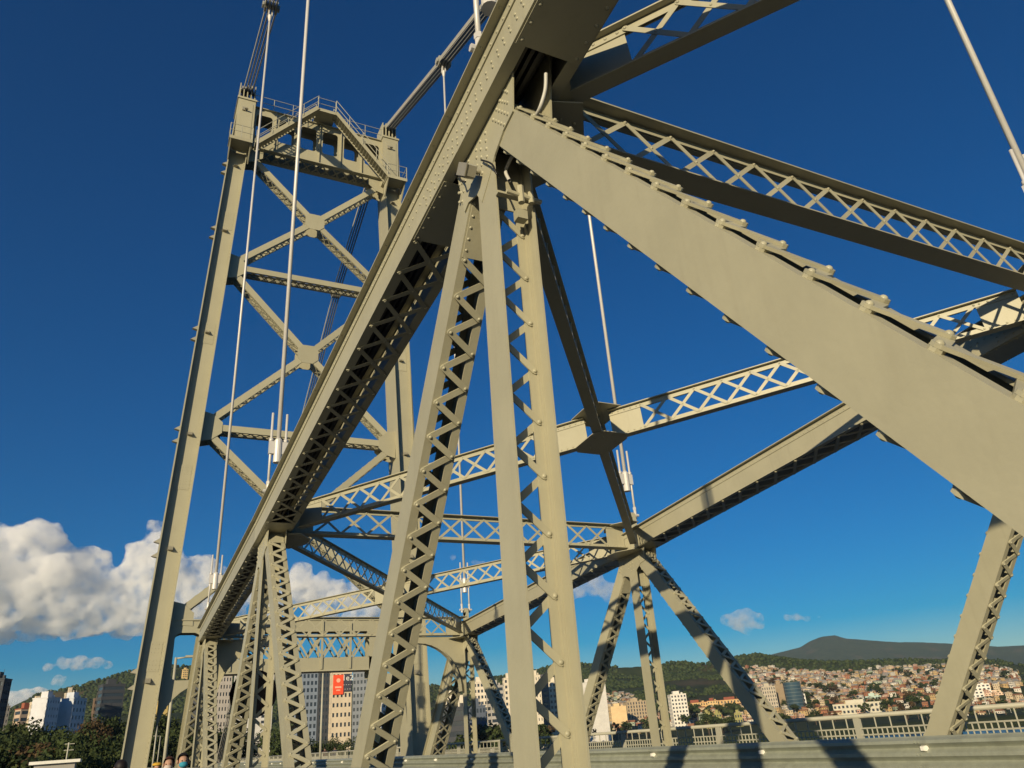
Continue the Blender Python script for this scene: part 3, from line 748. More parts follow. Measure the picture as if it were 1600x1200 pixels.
cable([at_x(752, 250, P.x-0.22), at_x(768, 256, P.x-0.25), at_x(775, 270, P.x-0.24), at_x(780, 276, P.x-0.2)], 0.009, CABLE, 'thin black cable looping right of the node floodlight')
cable([at_x(712, 274, P.x-0.22), at_x(716, 270, P.x-0.3), at_x(720, 281, P.x-0.3), at_x(728, 284, P.x-0.26)], 0.009, CABLE, 'thin black cable looping left of the node floodlight')
cable([at_x(853, 115, P.x+0.0), at_x(852, 140, P.x+0.0), at_x(845, 165, P.x-0.02), at_x(839, 178, P.x-0.02)], 0.017, HOSE, 'pale hose curving above the top of the huge diagonal', 'hose')
cable([at_x(806, 235, P.x), at_x(796, 252, P.x-0.02), at_x(790, 268, P.x-0.03), at_x(796, 282, P.x-0.03)], 0.017, HOSE, 'pale hose curving down behind the head of the big post', 'hose')
root = empty('pipe_clamp', (P.x, P.y, P.z-1.1), 'beige pipe clamp and conduit strapped round the head of the big post', 'clamp')
mb = MB(); zc = 5.83
mb.box(P.x-0.2, P.x+0.2, P.y-0.215, P.y-0.19, zc-0.02, zc+0.03); mb.box(P.x-0.2, P.x+0.2, P.y-0.245, P.y-0.2151, zc-0.02, zc-0.01); link('strap', mb.mesh('strap', STEEL), root)
mb = MB(); mb.tube((P.x-0.12, P.y-0.25, zc+0.01), (P.x+0.22, P.y-0.25, zc-0.02), 0.022, n=8); mb.tube((P.x+0.02, P.y-0.25, zc-0.08), (P.x+0.02, P.y-0.25, zc+0.1), 0.03, n=8); mb.tube((P.x+0.12, P.y-0.25, zc-0.06), (P.x+0.12, P.y-0.25, zc+0.06), 0.026, n=8)
link('conduit', mb.mesh('conduit', STEEL), root)
mb = MB(); mb.box(P.x-0.0, P.x+0.1, P.y-0.2, P.y-0.12, zc-0.2, zc-0.1); link('junction_box', mb.mesh('junction_box', STEEL), root)

# black round board behind the laced legs
root = empty('round_board', (4.1, 28.5, 0), 'large black round board standing behind the laced legs near the tower', 'board')
cb = at_y(396, 1084, 28.5)
mb = MB(); mb.tube(cb+Vector((0, -0.04, 0)), cb+Vector((0, 0.04, 0)), 0.76, n=40); link('disc', mb.mesh('disc', BLACKM), root)
mb = MB(); mb.tube((cb.x, cb.y+0.09, 0), (cb.x, cb.y+0.09, cb.z+0.5), 0.05); link('post', mb.mesh('post', DARKM), root)

# street lamps
def lamp(x, y, h, arm, label):
    root = empty('street_lamp', (x, y, 0), label, 'street lamp', 'street lamps along the deck')
    mb = MB(); mb.tube((x, y, 0), (x, y, h), 0.10, 0.065, n=10); link('pole', mb.mesh('pole', RAILM, True), root)
    mb = MB(); mb.tube((x, y, h-0.05), (x+arm, y, h+0.02), 0.04, n=8); link('arm', mb.mesh('arm', RAILM, True), root)
    mb = MB(); s = 1 if arm > 0 else -1
    mb.box(*sorted((x+arm*0.7, x+arm*1.35)), y-0.12, y+0.12, h-0.02, h+0.09); link('lamp_head', mb.mesh('lamp_head', RAILM), root)
lamp(2.5, 45.5, 6.5, 0.65, 'tallest street lamp seen through the window of the tower portal')
for i, (px, py, d_) in enumerate(((239, 1126, 96), (246, 1150, 150), (254, 1158, 205), (262, 1168, 260))):
    p = at_y(px, 1190, d_); t = at_y(px, py, d_)
    lamp(p.x, d_, t.z, -0.8, ['thin street lamp just right of the tower foot', 'second thin lamp post in the receding row', 'third thin lamp post in the receding row', 'farthest thin lamp post in the receding row'][i])
p = at_y(500, 1190, 62); lamp(p.x, 62, 7.3, -0.9, 'pale lamp post in front of the blue-grey tower block')
# ------------------------------------------------------------------ land, hills, water
def vnoise(x, y, seed=0):
    xi = np.floor(x).astype(np.int64); yi = np.floor(y).astype(np.int64); xf_ = x-xi; yf_ = y-yi
    def h(a, b):
        n = (a*374761393+b*668265263+seed*974711) & 0x7fffffff; n = ((n ^ (n >> 13))*1274126177) & 0x7fffffff
        return ((n ^ (n >> 16)) & 0xffff)/65535.0
    sx = xf_*xf_*(3-2*xf_); sy = yf_*yf_*(3-2*yf_)
    return (h(xi, yi)*(1-sx)+h(xi+1, yi)*sx)*(1-sy)+(h(xi, yi+1)*(1-sx)+h(xi+1, yi+1)*sx)*sy
def fbm(x, y, o=4, seed=0):
    r_ = 0; a = 0.5
    for i in range(o): r_ = r_+a*vnoise(x*2**i, y*2**i, seed+i); a *= 0.5
    return r_
def az_of(px, py=1150): d = ray(px, py); return math.atan2(d.x, d.y)
def sky_tab(pts):
    A = []; T = []
    for x, y in pts:
        d = ray(x, y); A.append(math.atan2(d.x, d.y)); T.append(d.z/math.hypot(d.x, d.y))
    return np.array(A), np.array(T)
H1 = sky_tab([(-300, 1140), (-100, 1125), (0, 1112), (20, 1102), (50, 1086), (100, 1076), (150, 1063), (200, 1048), (250, 1040), (330, 1040), (420, 1050), (560, 1062), (640, 1065), (700, 1074), (760, 1060), (820, 1052), (880, 1035), (920, 1037), (960, 1041), (1000, 1039), (1060, 1033), (1100, 1036), (1150, 1026), (1180, 1021), (1210, 1026), (1240, 1030), (1300, 1033), (1350, 1032), (1400, 1030), (1500, 1031), (1560, 1031), (1600, 1040), (1700, 1042), (2000, 1030)])
H2 = sky_tab([(1000, 1060), (1150, 1036), (1210, 1021), (1250, 1011), (1268, 1000), (1285, 994), (1305, 992), (1320, 997), (1345, 999), (1400, 1003), (1440, 1003), (1500, 1006), (1560, 1010), (1600, 1008), (1700, 1012), (2000, 1030)])
R1, R2 = 1750.0, 6200.0
def sst(a, b, x): t = np.clip((x-a)/(b-a), 0, 1); return t*t*(3-2*t)
azL, azR = az_of(760), az_of(960); azI = az_of(1508)
def ground(az, r):
    az = np.asarray(az, float); r = np.asarray(r, float)
    right = sst(azL, azR, az)
    shore = 75+right*520
    base = -24+sst(shore-25, shore+35, r)*(16+right*0.5)          # water edge then land
    base = base+sst(120, 700, r)*3*(1-right)+sst(640, 1050, r)*10*right
    base = base-sst(azI-0.012, azI+0.012, az)*sst(690, 730, r)*(1-sst(1120, 1180, r))*22
    t1 = np.interp(az, *H1); h1 = 1.5+t1*R1
    r0 = 620+right*180
    s = np.clip((r-r0)/(R1-r0), 0, 1)
    prof = s**1.45
    back = 1-sst(R1, 3200, r)
    x = r*np.sin(az); y = r*np.cos(az)
    h = base+(h1-base)*prof*back
    h = h-prof*back*(1-sst(R1-60, R1, r)*0.9)*28*fbm(x/160, y/160, 3, 3)*sst(r0, r0+300, r)
    h = np.where(r > 2600, h*(1-sst(2600, 3300, r))+(-24)*sst(2600, 3300, r), h)
    t2 = np.interp(az, *H2); h2 = 1.5+t2*R2
    s2 = np.clip((r-4200)/(R2-4200), 0, 1)
    vis2 = sst(az_of(1080), az_of(1180), az)
    h = h+(h2+24)*(s2**1.2)*(1-sst(R2, 8500, r))*vis2*(r > 4200)*(1-0.12*fbm(x/500, y/500, 3, 9)*(1-sst(R2-200, R2, r)))
    return h
def gz(p): return float(ground(math.atan2(p.x, p.y), math.hypot(p.x, p.y)))
def gpt(px, r): a = az_of(px); return Vector((r*math.sin(a), r*math.cos(a), float(ground(a, r))))

def npmesh(name, V, Fq, mats, smooth=True):
    me = bpy.data.meshes.new(name); nv = len(V); nf = len(Fq); k = Fq.shape[1]
    me.vertices.add(nv); me.vertices.foreach_set('co', V.astype(np.float32).ravel())
    me.loops.add(nf*k); me.loops.foreach_set('vertex_index', Fq.astype(np.int32).ravel())
    me.polygons.add(nf); me.polygons.foreach_set('loop_start', np.arange(nf, dtype=np.int32)*k)
    me.polygons.foreach_set('loop_total', np.full(nf, k, np.int32))
    if smooth: me.polygons.foreach_set('use_smooth', np.ones(nf, bool))
    for m_ in (mats if isinstance(mats, (list, tuple)) else [mats]): me.materials.append(m_)
    me.update(calc_edges=True); me.validate(); return me

def terrain_mat():
    M = bpy.data.materials.new('forest_hill'); M.use_nodes = True; nt = M.node_tree; n = nt.nodes; l = nt.links; b = n['Principled BSDF']
    b.inputs['Roughness'].default_value = 0.95; b.inputs['Specular IOR Level'].default_value = 0.1
    geo = n.new('ShaderNodeNewGeometry')
    t = n.new('ShaderNodeTexNoise'); t.inputs['Scale'].default_value = 0.02; t.inputs['Detail'].default_value = 9; t.inputs['Roughness'].default_value = 0.75
    l.new(geo.outputs['Position'], t.inputs['Vector'])
    cr = n.new('ShaderNodeValToRGB'); cr.color_ramp.elements[0].position = 0.3; cr.color_ramp.elements[1].position = 0.75
    cr.color_ramp.elements[0].color = (0.018, 0.03, 0.012, 1); cr.color_ramp.elements[1].color = (0.06, 0.075, 0.028, 1)
    e = cr.color_ramp.elements.new(0.62); e.color = (0.045, 0.055, 0.022, 1)
    l.new(t.outputs['Fac'], cr.inputs['Fac'])
    t2 = n.new('ShaderNodeTexNoise'); t2.inputs['Scale'].default_value = 0.006; t2.inputs['Detail'].default_value = 5
    l.new(geo.outputs['Position'], t2.inputs['Vector'])
    mr = n.new('ShaderNodeMapRange'); mr.inputs[1].default_value = 0.58; mr.inputs[2].default_value = 0.7; mr.inputs[4].default_value = 0.6
    l.new(t2.outputs['Fac'], mr.inputs[0])
    mx = n.new('ShaderNodeMixRGB'); mx.inputs['Color2'].default_value = (0.11, 0.075, 0.045, 1)
    l.new(mr.outputs[0], mx.inputs['Fac']); l.new(cr.outputs[0], mx.inputs['Color1']); l.new(mx.outputs[0], b.inputs['Base Color'])
    return M
FOREST = terrain_mat()
def fol(name, c0, c1):
    M = bpy.data.materials.new(name); M.use_nodes = True; nt = M.node_tree; n = nt.nodes; l = nt.links; b = n['Principled BSDF']
    b.inputs['Roughness'].default_value = 0.8; b.inputs['Specular IOR Level'].default_value = 0.15
    geo = n.new('ShaderNodeNewGeometry'); mx = n.new('ShaderNodeMixRGB')
    mx.inputs['Color1'].default_value = (*c0, 1); mx.inputs['Color2'].default_value = (*c1, 1)
    l.new(geo.outputs['Random Per Island'], mx.inputs['Fac']); l.new(mx.outputs[0], b.inputs['Base Color'])
    return M
LEAF = fol('foliage_dark', (0.02, 0.034, 0.012), (0.055, 0.07, 0.022)); LEAF2 = fol('foliage_brown', (0.06, 0.04, 0.02), (0.10, 0.065, 0.03)); LEAF3 = fol('foliage_green', (0.028, 0.045, 0.014), (0.06, 0.078, 0.026))
BARK = mat('bark', (0.09, 0.065, 0.045), 0.9)

na, nr = 900, 230
azs = np.linspace(-1.05, 1.75, na); rs = np.concatenate([np.linspace(30, 620, 40), np.geomspace(640, 9500, nr-40)])
AA, RR = np.meshgrid(azs, rs, indexing='ij'); HH = ground(AA, RR)
xx_, yy_ = RR*np.sin(AA), RR*np.cos(AA)
HH = HH+np.where(RR > 800, (fbm(xx_/14, yy_/14, 2, 5)-0.4)*7*sst(800, 1000, RR)*(1-sst(1680, 1760, RR)*0.5), 0)
V = np.stack([xx_, yy_, HH], -1).reshape(-1, 3)
ii, jj = np.meshgrid(np.arange(na-1), np.arange(nr-1), indexing='ij'); b0 = (ii*nr+jj).ravel()
Fq = np.stack([b0, b0+1, b0+nr+1, b0+nr], -1)
tag(link('hills', npmesh('hills', V, Fq, FOREST)), kind='structure')
# water sheet to the horizon
WAT = bpy.data.materials.new('sea_water'); WAT.use_nodes = True; b = WAT.node_tree.nodes['Principled BSDF']
b.inputs['Base Color'].default_value = (0.02, 0.05, 0.075, 1); b.inputs['Roughness'].default_value = 0.18
t = WAT.node_tree.nodes.new('ShaderNodeTexNoise'); t.inputs['Scale'].default_value = 0.15; t.inputs['Detail'].default_value = 5
g_ = WAT.node_tree.nodes.new('ShaderNodeNewGeometry'); bp = WAT.node_tree.nodes.new('ShaderNodeBump'); bp.inputs['Strength'].default_value = 0.5; bp.inputs['Distance'].default_value = 1.0
WAT.node_tree.links.new(g_.outputs['Position'], t.inputs['Vector']); WAT.node_tree.links.new(t.outputs['Fac'], bp.inputs['Height']); WAT.node_tree.links.new(bp.outputs[0], b.inputs['Normal'])
mb = MB(); mb.add([(-30000, -30000, -14), (30000, -30000, -14), (30000, 30000, -14), (-30000, 30000, -14)], [(0, 1, 2, 3)]); struct('water', mb, WAT)

# ------------------------------------------------------------------ trees
def crown_mesh(name, seed, n, leaf, m_, clumps=22):
    r_ = np.random.RandomState(seed); C = []
    for i in range(clumps):
        a = r_.uniform(0, 2*math.pi); q = r_.uniform(0, 1)**0.5; z = r_.uniform(-0.55, 1.0)
        k = math.sqrt(max(0.05, 1-(abs(z)**2)*0.85)); C.append((q*k*math.cos(a), q*k*math.sin(a), z*0.8, r_.uniform(0.22, 0.42)))
    C = np.array(C); idx = r_.randint(0, clumps, n); c = C[idx]
    d = r_.normal(size=(n, 3)); d /= np.linalg.norm(d, axis=1, keepdims=True)
    p = c[:, :3]+d*(c[:, 3:]*r_.uniform(0.55, 1.05, (n, 1)))
    nrm = d+r_.normal(size=(n, 3))*0.6; nrm /= np.linalg.norm(nrm, axis=1, keepdims=True)
    t = np.cross(nrm, r_.normal(size=(n, 3))); t /= np.linalg.norm(t, axis=1, keepdims=True); s = np.cross(nrm, t)
    L = leaf*r_.uniform(0.6, 1.4, (n, 1))
    V = np.stack([p-t*L, p+s*L*0.6, p+t*L, p-s*L*0.6], 1).reshape(-1, 3)
    return npmesh(name, V, np.arange(4*n).reshape(-1, 4), m_, False)
CROWNS = [crown_mesh('crown', 11, 5200, 0.045, LEAF, 30), crown_mesh('crown', 12, 5200, 0.045, LEAF3, 26), crown_mesh('crown', 13, 4200, 0.045, LEAF2, 24), crown_mesh('crown', 14, 5200, 0.05, LEAF, 34)]
SMALL = [crown_mesh('crown', 21, 500, 0.13, LEAF, 14), crown_mesh('crown', 22, 500, 0.13, LEAF3, 12), crown_mesh('crown', 23, 400, 0.13, LEAF2, 12)]
def trunk_mesh(seed):
    r_ = random.Random(seed); mb = MB(); mb.tube((0, 0, -2.1), (0.03, 0.02, -0.4), 0.075, 0.05, 8); mb.tube((0.03, 0.02, -0.4), (0.0, 0.05, 0.5), 0.05, 0.02, 7)
    for i in range(6):
        a = i*1.05+r_.uniform(-.3, .3); z = -0.6+0.16*i
        mb.tube((0.02, 0.02, z), (0.6*math.cos(a), 0.6*math.sin(a), z+0.5), 0.03, 0.009, 6)
    return mb.mesh('trunk', BARK)
TRUNKS = [trunk_mesh(1), trunk_mesh(2)]
def tree(p, h, w, crown, label, group, trunk=True):
    """p ground point, h total height, w crown radius"""
    o = bpy.data.objects.new('tree', None); COL.objects.link(o); o.location = p; tag(o, label, 'tree', group)
    cr = h*0.40; M = Matrix.Translation((0, 0, h-cr)) @ Matrix.Rotation(rnd.uniform(0, 6.28), 4, 'Z') @ Matrix.Diagonal((w, w, cr, 1))
    for nm, me in (('crown', crown), ('trunk', TRUNKS[rnd.randrange(2)])):
        if nm == 'trunk' and not trunk: continue
        c = bpy.data.objects.new(nm, me); COL.objects.link(c); c.parent = o
        c.matrix_basis = M if nm == 'crown' else Matrix.Translation((0, 0, h-cr)) @ Matrix.Diagonal((w, w, (h-cr)/2.1, 1))
for i, (px, py, r_, w, ci, lb) in enumerate((
        (4, 1140, 165, 6, 0, 'dark tree crown at the left edge below the tall dark block'), (38, 1132, 185, 7, 3, 'dark tree in front of the cream balcony building'),
        (72, 1128, 175, 7, 0, 'dark rounded tree below the white slab block'), (104, 1136, 160, 6.5, 1, 'greener tree above the pale flat roof'),
        (142, 1124, 185, 5.5, 2, 'reddish brown tree crown below the grey-white block'), (172, 1122, 190, 6, 3, 'olive tree beside the tower leg below the dark block'),
        (20, 1158, 125, 6, 0, 'low dark tree in the bottom left corner, left one'), (58, 1160, 120, 5.5, 2, 'brownish low tree left of the pale flat roof'),
        (128, 1146, 118, 6, 1, 'large green tree right of the pale flat roof'), (160, 1152, 112, 5, 0, 'dark tree touching the foot of the tower leg'),
        (92, 1166, 105, 4, 0, 'small dark tree just behind the pale flat roof'), (-20, 1172, 95, 6, 3, 'dark tree cut by the left edge at the bottom'),
        (226, 1132, 170, 6, 0, 'dark tree right behind the tower leg'), (262, 1118, 210, 7, 3, 'dark tree under the tower portal arch'),
        (300, 1125, 190, 6.5, 0, 'dark tree behind the end post of the nearest truss'), (352, 1128, 200, 7, 0, 'dark tree seen between the laced legs'),
        (425, 1140, 200, 6.5, 1, 'tree below the blue-grey tower block'), (478, 1150, 220, 6, 0, 'dark low tree behind the pale lamp post'),
        (560, 1150, 240, 6, 1, 'green tree below the cream tower block'), (515, 1152, 250, 5, 0, 'low tree left of the cream tower block foot'))):
    p = at_r(px, py, r_); g = gz(p); tree(Vector((p.x, p.y, g)), max(6, p.z-g), w, CROWNS[ci], lb, 'trees below the bridge head')

# forest clumps over the hills: one mass
def blobs(name, P, S, m_, seed):
    r_ = np.random.RandomState(seed); bm = bmesh.new(); bmesh.ops.create_icosphere(bm, subdivisions=1, radius=1)
    bv = np.array([v.co[:] for v in bm.verts]); bf = np.array([[v.index for v in f.verts] for f in bm.faces]); bm.free()
    n = len(P); k = len(bv); j = r_.uniform(0.65, 1.25, (n, k, 1))
    V = (bv[None]*j*S[:, None, :]+P[:, None, :]).reshape(-1, 3); Fb = (bf[None]+(np.arange(n)*k)[:, None, None]).reshape(-1, 3)
    return npmesh(name, V, Fb, m_, False)
rs_ = np.random.RandomState(5); n = 34000
az = rs_.uniform(-0.35, 1.25, n); r_ = R1-(rs_.uniform(0, 1, n)**1.3)*800+rs_.uniform(-10, 25, n)
fav = (az > az_of(1165)) & (r_ < 1680)
keep = (~fav | (rs_.uniform(size=n) < 0.16)) & (fbm(r_*np.sin(az)/90, r_*np.cos(az)/90, 3, 31) > 0.33)
az, r_ = az[keep], r_[keep]; s = rs_.uniform(1.6, 4.6, (len(az), 1)); S_ = np.concatenate([s, s, s*0.9], 1)
P_ = np.stack([r_*np.sin(az), r_*np.cos(az), ground(az, r_)+S_[:, 2]*0.3], -1)
half = rs_.uniform(size=len(az)) < 0.85
tag(link('forest', blobs('forest', P_[half], S_[half], LEAF, 1)), 'dense dark green forest covering the hills', 'forest', kind='stuff')
tag(link('forest', blobs('forest', P_[~half], S_[~half], LEAF3, 2)), 'lighter green trees scattered through the hill forest', 'forest', kind='stuff')

# ------------------------------------------------------------------ tower blocks
_wm = {}
def wallmat(c):
    k = tuple(round(v, 3) for v in c)
    if k not in _wm: _wm[k] = mat('facade_%d' % len(_wm), k, 0.8, var=0.12, scale=0.25, spec=0.2)
    return _wm[k]
PANE = MB(); PANE.box(-0.5, 0.5, -0.02, 0.02, -0.5, 0.5); PANE = PANE.mesh('window', GLASS)
GLASSB = mat('blue_glass', (0.035, 0.07, 0.10), 0.1, var=0.25, scale=0.15, spec=0.7); PANEB = PANE.copy(); PANEB.materials[0] = GLASSB
def block(px0, px1, ytop, r, rot, col, label, cols=6, dcols=4, fl=3.3, wfrac=0.55, hfrac=0.5, depth=None, ribbon=False, side=None, roof=None, glass=None, blind=(), vis=None, cat='building', minz=None):
    pm = (px0+px1)/2; c = at_r(pm, ytop, r); W = (px1-px0)/F*((c-CAM).dot(_fw)); a = math.atan2(c.x, c.y)
    ca, sa = math.cos(R(rot)), abs(math.sin(R(rot))); depth = depth or W*0.7
    w = max(4.0, (W-depth*sa)/ca) if (W-depth*sa)/ca > W*0.35 else W*0.6
    if (W-depth*sa)/ca <= W*0.35: depth = max(4, (W-w*ca)/max(sa, 0.05))
    g = gz(c)-2; H = c.z-g
    root = empty('building', (c.x, c.y, g), label, cat, 'city blocks behind the bridge'); root.rotation_euler.z = -a+R(rot)
    wm = wallmat(col); sm = wallmat(side) if side else wm; gl = PANEB if glass else PANE
    def add(nm, me, par=root, M=None):
        o = bpy.data.objects.new(nm, me); COL.objects.link(o); o.parent = par
        if M is not None: o.matrix_basis = M
        return o
    nf = max(2, int(H/fl)); fh = H/nf; ins = 0.35
    mb = MB(); mb.box(-w/2+ins, w/2-ins, ins, depth-ins, 0, H); core = add('wall', mb.mesh('wall', wm))
    lo = 0 if vis is None else max(0, nf-vis)
    for face in range(4):
        n_ = cols if face in (0, 2) else dcols; L = w if face in (0, 2) else depth
        T_ = Matrix.Translation({0: (0, 0, 0), 1: (w/2, depth/2, 0), 2: (0, depth, 0), 3: (-w/2, depth/2, 0)}[face]) @ Matrix.Rotation({0: 0, 1: math.pi/2, 2: math.pi, 3: -math.pi/2}[face], 4, 'Z')
        mb = MB(); cw = L/n_; isb = face in blind
        if isb: mb.box(-L/2, L/2, 0.002, ins+0.05, 0, H)
        else:
            e = 0.0 if face in (0, 2) else 0.004
            mb.box(-L/2+e, L/2-e, 0, ins+0.02, 0, lo*fh+fh*(1-hfrac)/2)
            for k in range(lo, nf):
                z0 = k*fh+fh*(1+hfrac)/2; z1 = min(H, (k+1)*fh+fh*(1-hfrac)/2) if k < nf-1 else H
                mb.box(-L/2+e, L/2-e, 0, ins+0.02, z0, z1)
            for k in range(n_+1):
                pw = cw*(1-wfrac)/2; x0 = max(-L/2+e, -L/2+cw*k-pw); x1 = min(L/2-e, -L/2+cw*k+pw)
                if ribbon and 0 < k < n_: continue
                mb.box(x0, x1, 0.01, ins+0.02, lo*fh, H-0.05)
        o = add('facade', mb.mesh('facade', sm if face in (1,) and side else wm), root, T_)
        if isb or face == 2: continue
        for k in range(lo, nf):
            z = (k+0.5)*fh
            if ribbon:
                add('window', gl, o, Matrix.Translation((0, ins-0.06, z)) @ Matrix.Diagonal((L-cw*0.3, 1, fh*hfrac*1.05, 1)))
            else:
                for q in range(n_):
                    add('window', gl, o, Matrix.Translation((-L/2+cw*(q+0.5), ins-0.06, z)) @ Matrix.Diagonal((cw*wfrac*1.04, 1, fh*hfrac*1.05, 1)))
    mb = MB(); mb.box(-w/2-0.15, w/2+0.15, -0.15, depth+0.15, H+0.001, H+0.5)
    mb.box(-w*0.25, w*0.12, depth*0.25, depth*0.7, H+0.5, H+3.4)
    rf = add('roof', mb.mesh('roof', wallmat(roof) if roof else wm))
    mb = MB(); mb.tube((w*0.2, depth*0.5, H+0.5), (w*0.2, depth*0.5, H+4.5), 0.08, n=5); mb.box(w*0.25, w*0.35, depth*0.3, depth*0.5, H+0.5, H+1.9); add('roof_tank', mb.mesh('roof_tank', wm), rf)
    return root, w, depth, H, T_
CREAM = (0.62, 0.52, 0.38); WHITE = (0.66, 0.64, 0.60); GREY = (0.30, 0.31, 0.33); BLUEG = (0.22, 0.26, 0.32); BROWN = (0.20, 0.14, 0.10); DARKB = (0.06, 0.065, 0.075); ORANGE = (0.58, 0.38, 0.17); TAN = (0.42, 0.33, 0.22)
block(-26, 10, 1062, 420, -25, DARKB, 'dark tall apartment block cut by the left edge', 4, 4)
block(4, 17, 1104, 620, 20, (0.35, 0.31, 0.26), 'small weathered beige block beside the dark block at left edge', 3, 3, vis=7)
block(31, 60, 1108, 520, 25, (0.50, 0.38, 0.28), 'cream building with reddish balconies left of the white slab', 3, 3, ribbon=True, roof=(0.3, 0.1, 0.06), vis=6)
block(50, 70, 1098, 500, 12, (0.7, 0.58, 0.42), 'sunlit cream block wall left of the white slab block', 3, 3, blind=(0,), vis=7)
block(66, 104, 1091, 470, 50, (0.62, 0.62, 0.64), 'white slab block with dark balcony slot', 5, 3, blind=(3,), wfrac=0.3, hfrac=0.4, vis=9)
block(103, 118, 1084, 520, 10, (0.68, 0.58, 0.44), 'narrow cream stair tower between the white slab blocks', 2, 2, vis=9)
block(106, 146, 1092, 480, 52, (0.55, 0.58, 0.62), 'grey-white slab block with dark window columns', 4, 3, blind=(3,), wfrac=0.35, hfrac=0.5, vis=9)
block(148, 164, 1092, 520, 10, BROWN, 'brown brick block beside the dark tower block', 3, 3, vis=8)
block(160, 198, 1070, 500, 15, DARKB, 'dark glassy tower block partly behind the tower leg', 5, 4, ribbon=True, vis=14)
block(248, 262, 1097, 330, 20, (0.75, 0.55, 0.2), 'yellow building with small windows seen under the portal knee', 3, 3, wfrac=0.35, hfrac=0.4, vis=8)
block(286, 295, 1046, 1600, 15, (0.7, 0.5, 0.22), 'ochre hilltop house block seen through the portal window', 3, 2, vis=4)
block(338, 366, 1056, 420, 20, (0.58, 0.52, 0.45), 'pale pink apartment block between the laced legs', 5, 3, wfrac=0.5, vis=12)
block(300, 336, 1062, 560, -20, DARKB, 'black office block behind the end post of the nearest truss', 5, 4, vis=16)
block(372, 432, 1046, 560, 10, WHITE, 'bright white apartment block behind the laced legs', 6, 3, vis=10)
block(466, 500, 1040, 420, 12, BLUEG, 'blue-grey tower block with square dark windows', 5, 4, wfrac=0.6, hfrac=0.55, vis=18)
block(499, 521, 1050, 460, 10, DARKB, 'black tower block between the blue-grey and cream towers', 4, 3, vis=18)
cb_ = block(518, 552, 1049, 330, 10, CREAM, 'cream tower block with an orange-red sign at its top', 5, 3, wfrac=0.5, hfrac=0.42, vis=20)
block(550, 575, 1050, 440, -12, (0.2, 0.22, 0.25), 'grey tower block right of the cream tower with the red sign', 4, 4, vis=16)
block(596, 622, 1062, 520, 10, WHITE, 'white block half hidden by the huge laced diagonal', 4, 3, vis=14)
block(686, 728, 1088, 480, 12, (0.75, 0.68, 0.55), 'white flat building above the dark glass block', 5, 3, blind=(0,), vis=8)
block(684, 730, 1107, 330, -10, DARKB, 'wide dark glass block behind the far railing', 8, 4, ribbon=True, vis=9)
block(732, 760, 1104, 360, 8, (0.10, 0.12, 0.16), 'dark blue office block right of the far truss post', 5, 3, vis=10)
block(738, 762, 1066, 520, 10, (0.70, 0.62, 0.5), 'cream apartment block with balconies behind the far truss post', 4, 3, wfrac=0.6, vis=14)
block(762, 790, 1072, 480, 20, (0.45, 0.42, 0.38), 'grey balcony tower behind the far diagonal', 4, 3, ribbon=True, vis=14)
block(786, 806, 1060, 520, 10, (0.68, 0.6, 0.47), 'cream slab tower left of the big post', 3, 3, vis=16)
block(830, 845, 1056, 520, 12, (0.70, 0.62, 0.48), 'tall narrow cream tower seen through the big post lacing', 3, 3, wfrac=0.3, vis=20)
block(843, 858, 1062, 540, 20, (0.16, 0.15, 0.15), 'dark balcony tower seen through the big post lacing', 3, 3, ribbon=True, vis=18)
block(856, 874, 1066, 560, 8, (0.68, 0.60, 0.46), 'cream tower just left of the right channel of the big post', 3, 3, vis=16)
block(909, 953, 1066, 700, 30, (0.78, 0.74, 0.66), 'tall white tower with a blue glass right side', 5, 5, blind=(0, 3), side=(0.16, 0.22, 0.28), wfrac=0.8, hfrac=0.8, glass=True, vis=26)
block(952, 980, 1104, 900, 12, (0.72, 0.52, 0.28), 'sunlit orange-cream block right of the white tower', 5, 3, blind=(0,), vis=7)
block(976, 1012, 1096, 950, 14, TAN, 'brown office block with vertical ribs beside the orange-cream block', 7, 4, wfrac=0.4, hfrac=0.7, vis=10)
block(1045, 1074, 1085, 850, 14, (0.72, 0.68, 0.6), 'white square tower standing alone before the wooded hill', 5, 3, wfrac=0.5, hfrac=0.5, vis=12)
block(1070, 1106, 1098, 1050, 4, ORANGE, 'left wing of the long orange school building', 9, 3, wfrac=0.4, hfrac=0.5, roof=(0.25, 0.08, 0.05), depth=14, vis=4)
block(1104, 1122, 1095, 1045, 4, (0.62, 0.43, 0.2), 'taller central part of the long orange school building', 4, 3, wfrac=0.4, roof=(0.25, 0.08, 0.05), depth=18, vis=5)
block(1120, 1165, 1093, 1055, 2, ORANGE, 'right wing of the long orange school building', 9, 3, wfrac=0.4, hfrac=0.5, roof=(0.25, 0.08, 0.05), depth=14, vis=4)
block(1188, 1212, 1073, 900, 12, (0.46, 0.40, 0.31), 'beige ribbed tower left of the dark round tower', 6, 3, wfrac=0.4, hfrac=0.6, vis=13)
block(1208, 1228, 1070, 930, 18, (0.30, 0.23, 0.15), 'brown tower between the beige tower and the dark round one', 4, 3, blind=(0,), vis=13)
block(1246, 1258, 1085, 920, 10, WHITE, 'slim white tower right of the dark round tower', 2, 2, vis=9)
block(1500, 1545, 1070, 1150, 8, (0.72, 0.68, 0.6), 'white stepped building near the inlet right of the far leg', 7, 3, vis=4)
block(1540, 1568, 1083, 1150, 0, (0.7, 0.5, 0.36), 'low pink waterfront shed near the inlet', 6, 2, vis=2)
block(1300, 1378, 1099, 820, -6, (0.55, 0.51, 0.40), 'long cream shed roof below the hillside houses', 12, 3, vis=3)
block(1352, 1376, 1088, 1000, 4, (0.42, 0.52, 0.45), 'pale green shed behind the long cream shed', 5, 2, vis=2)
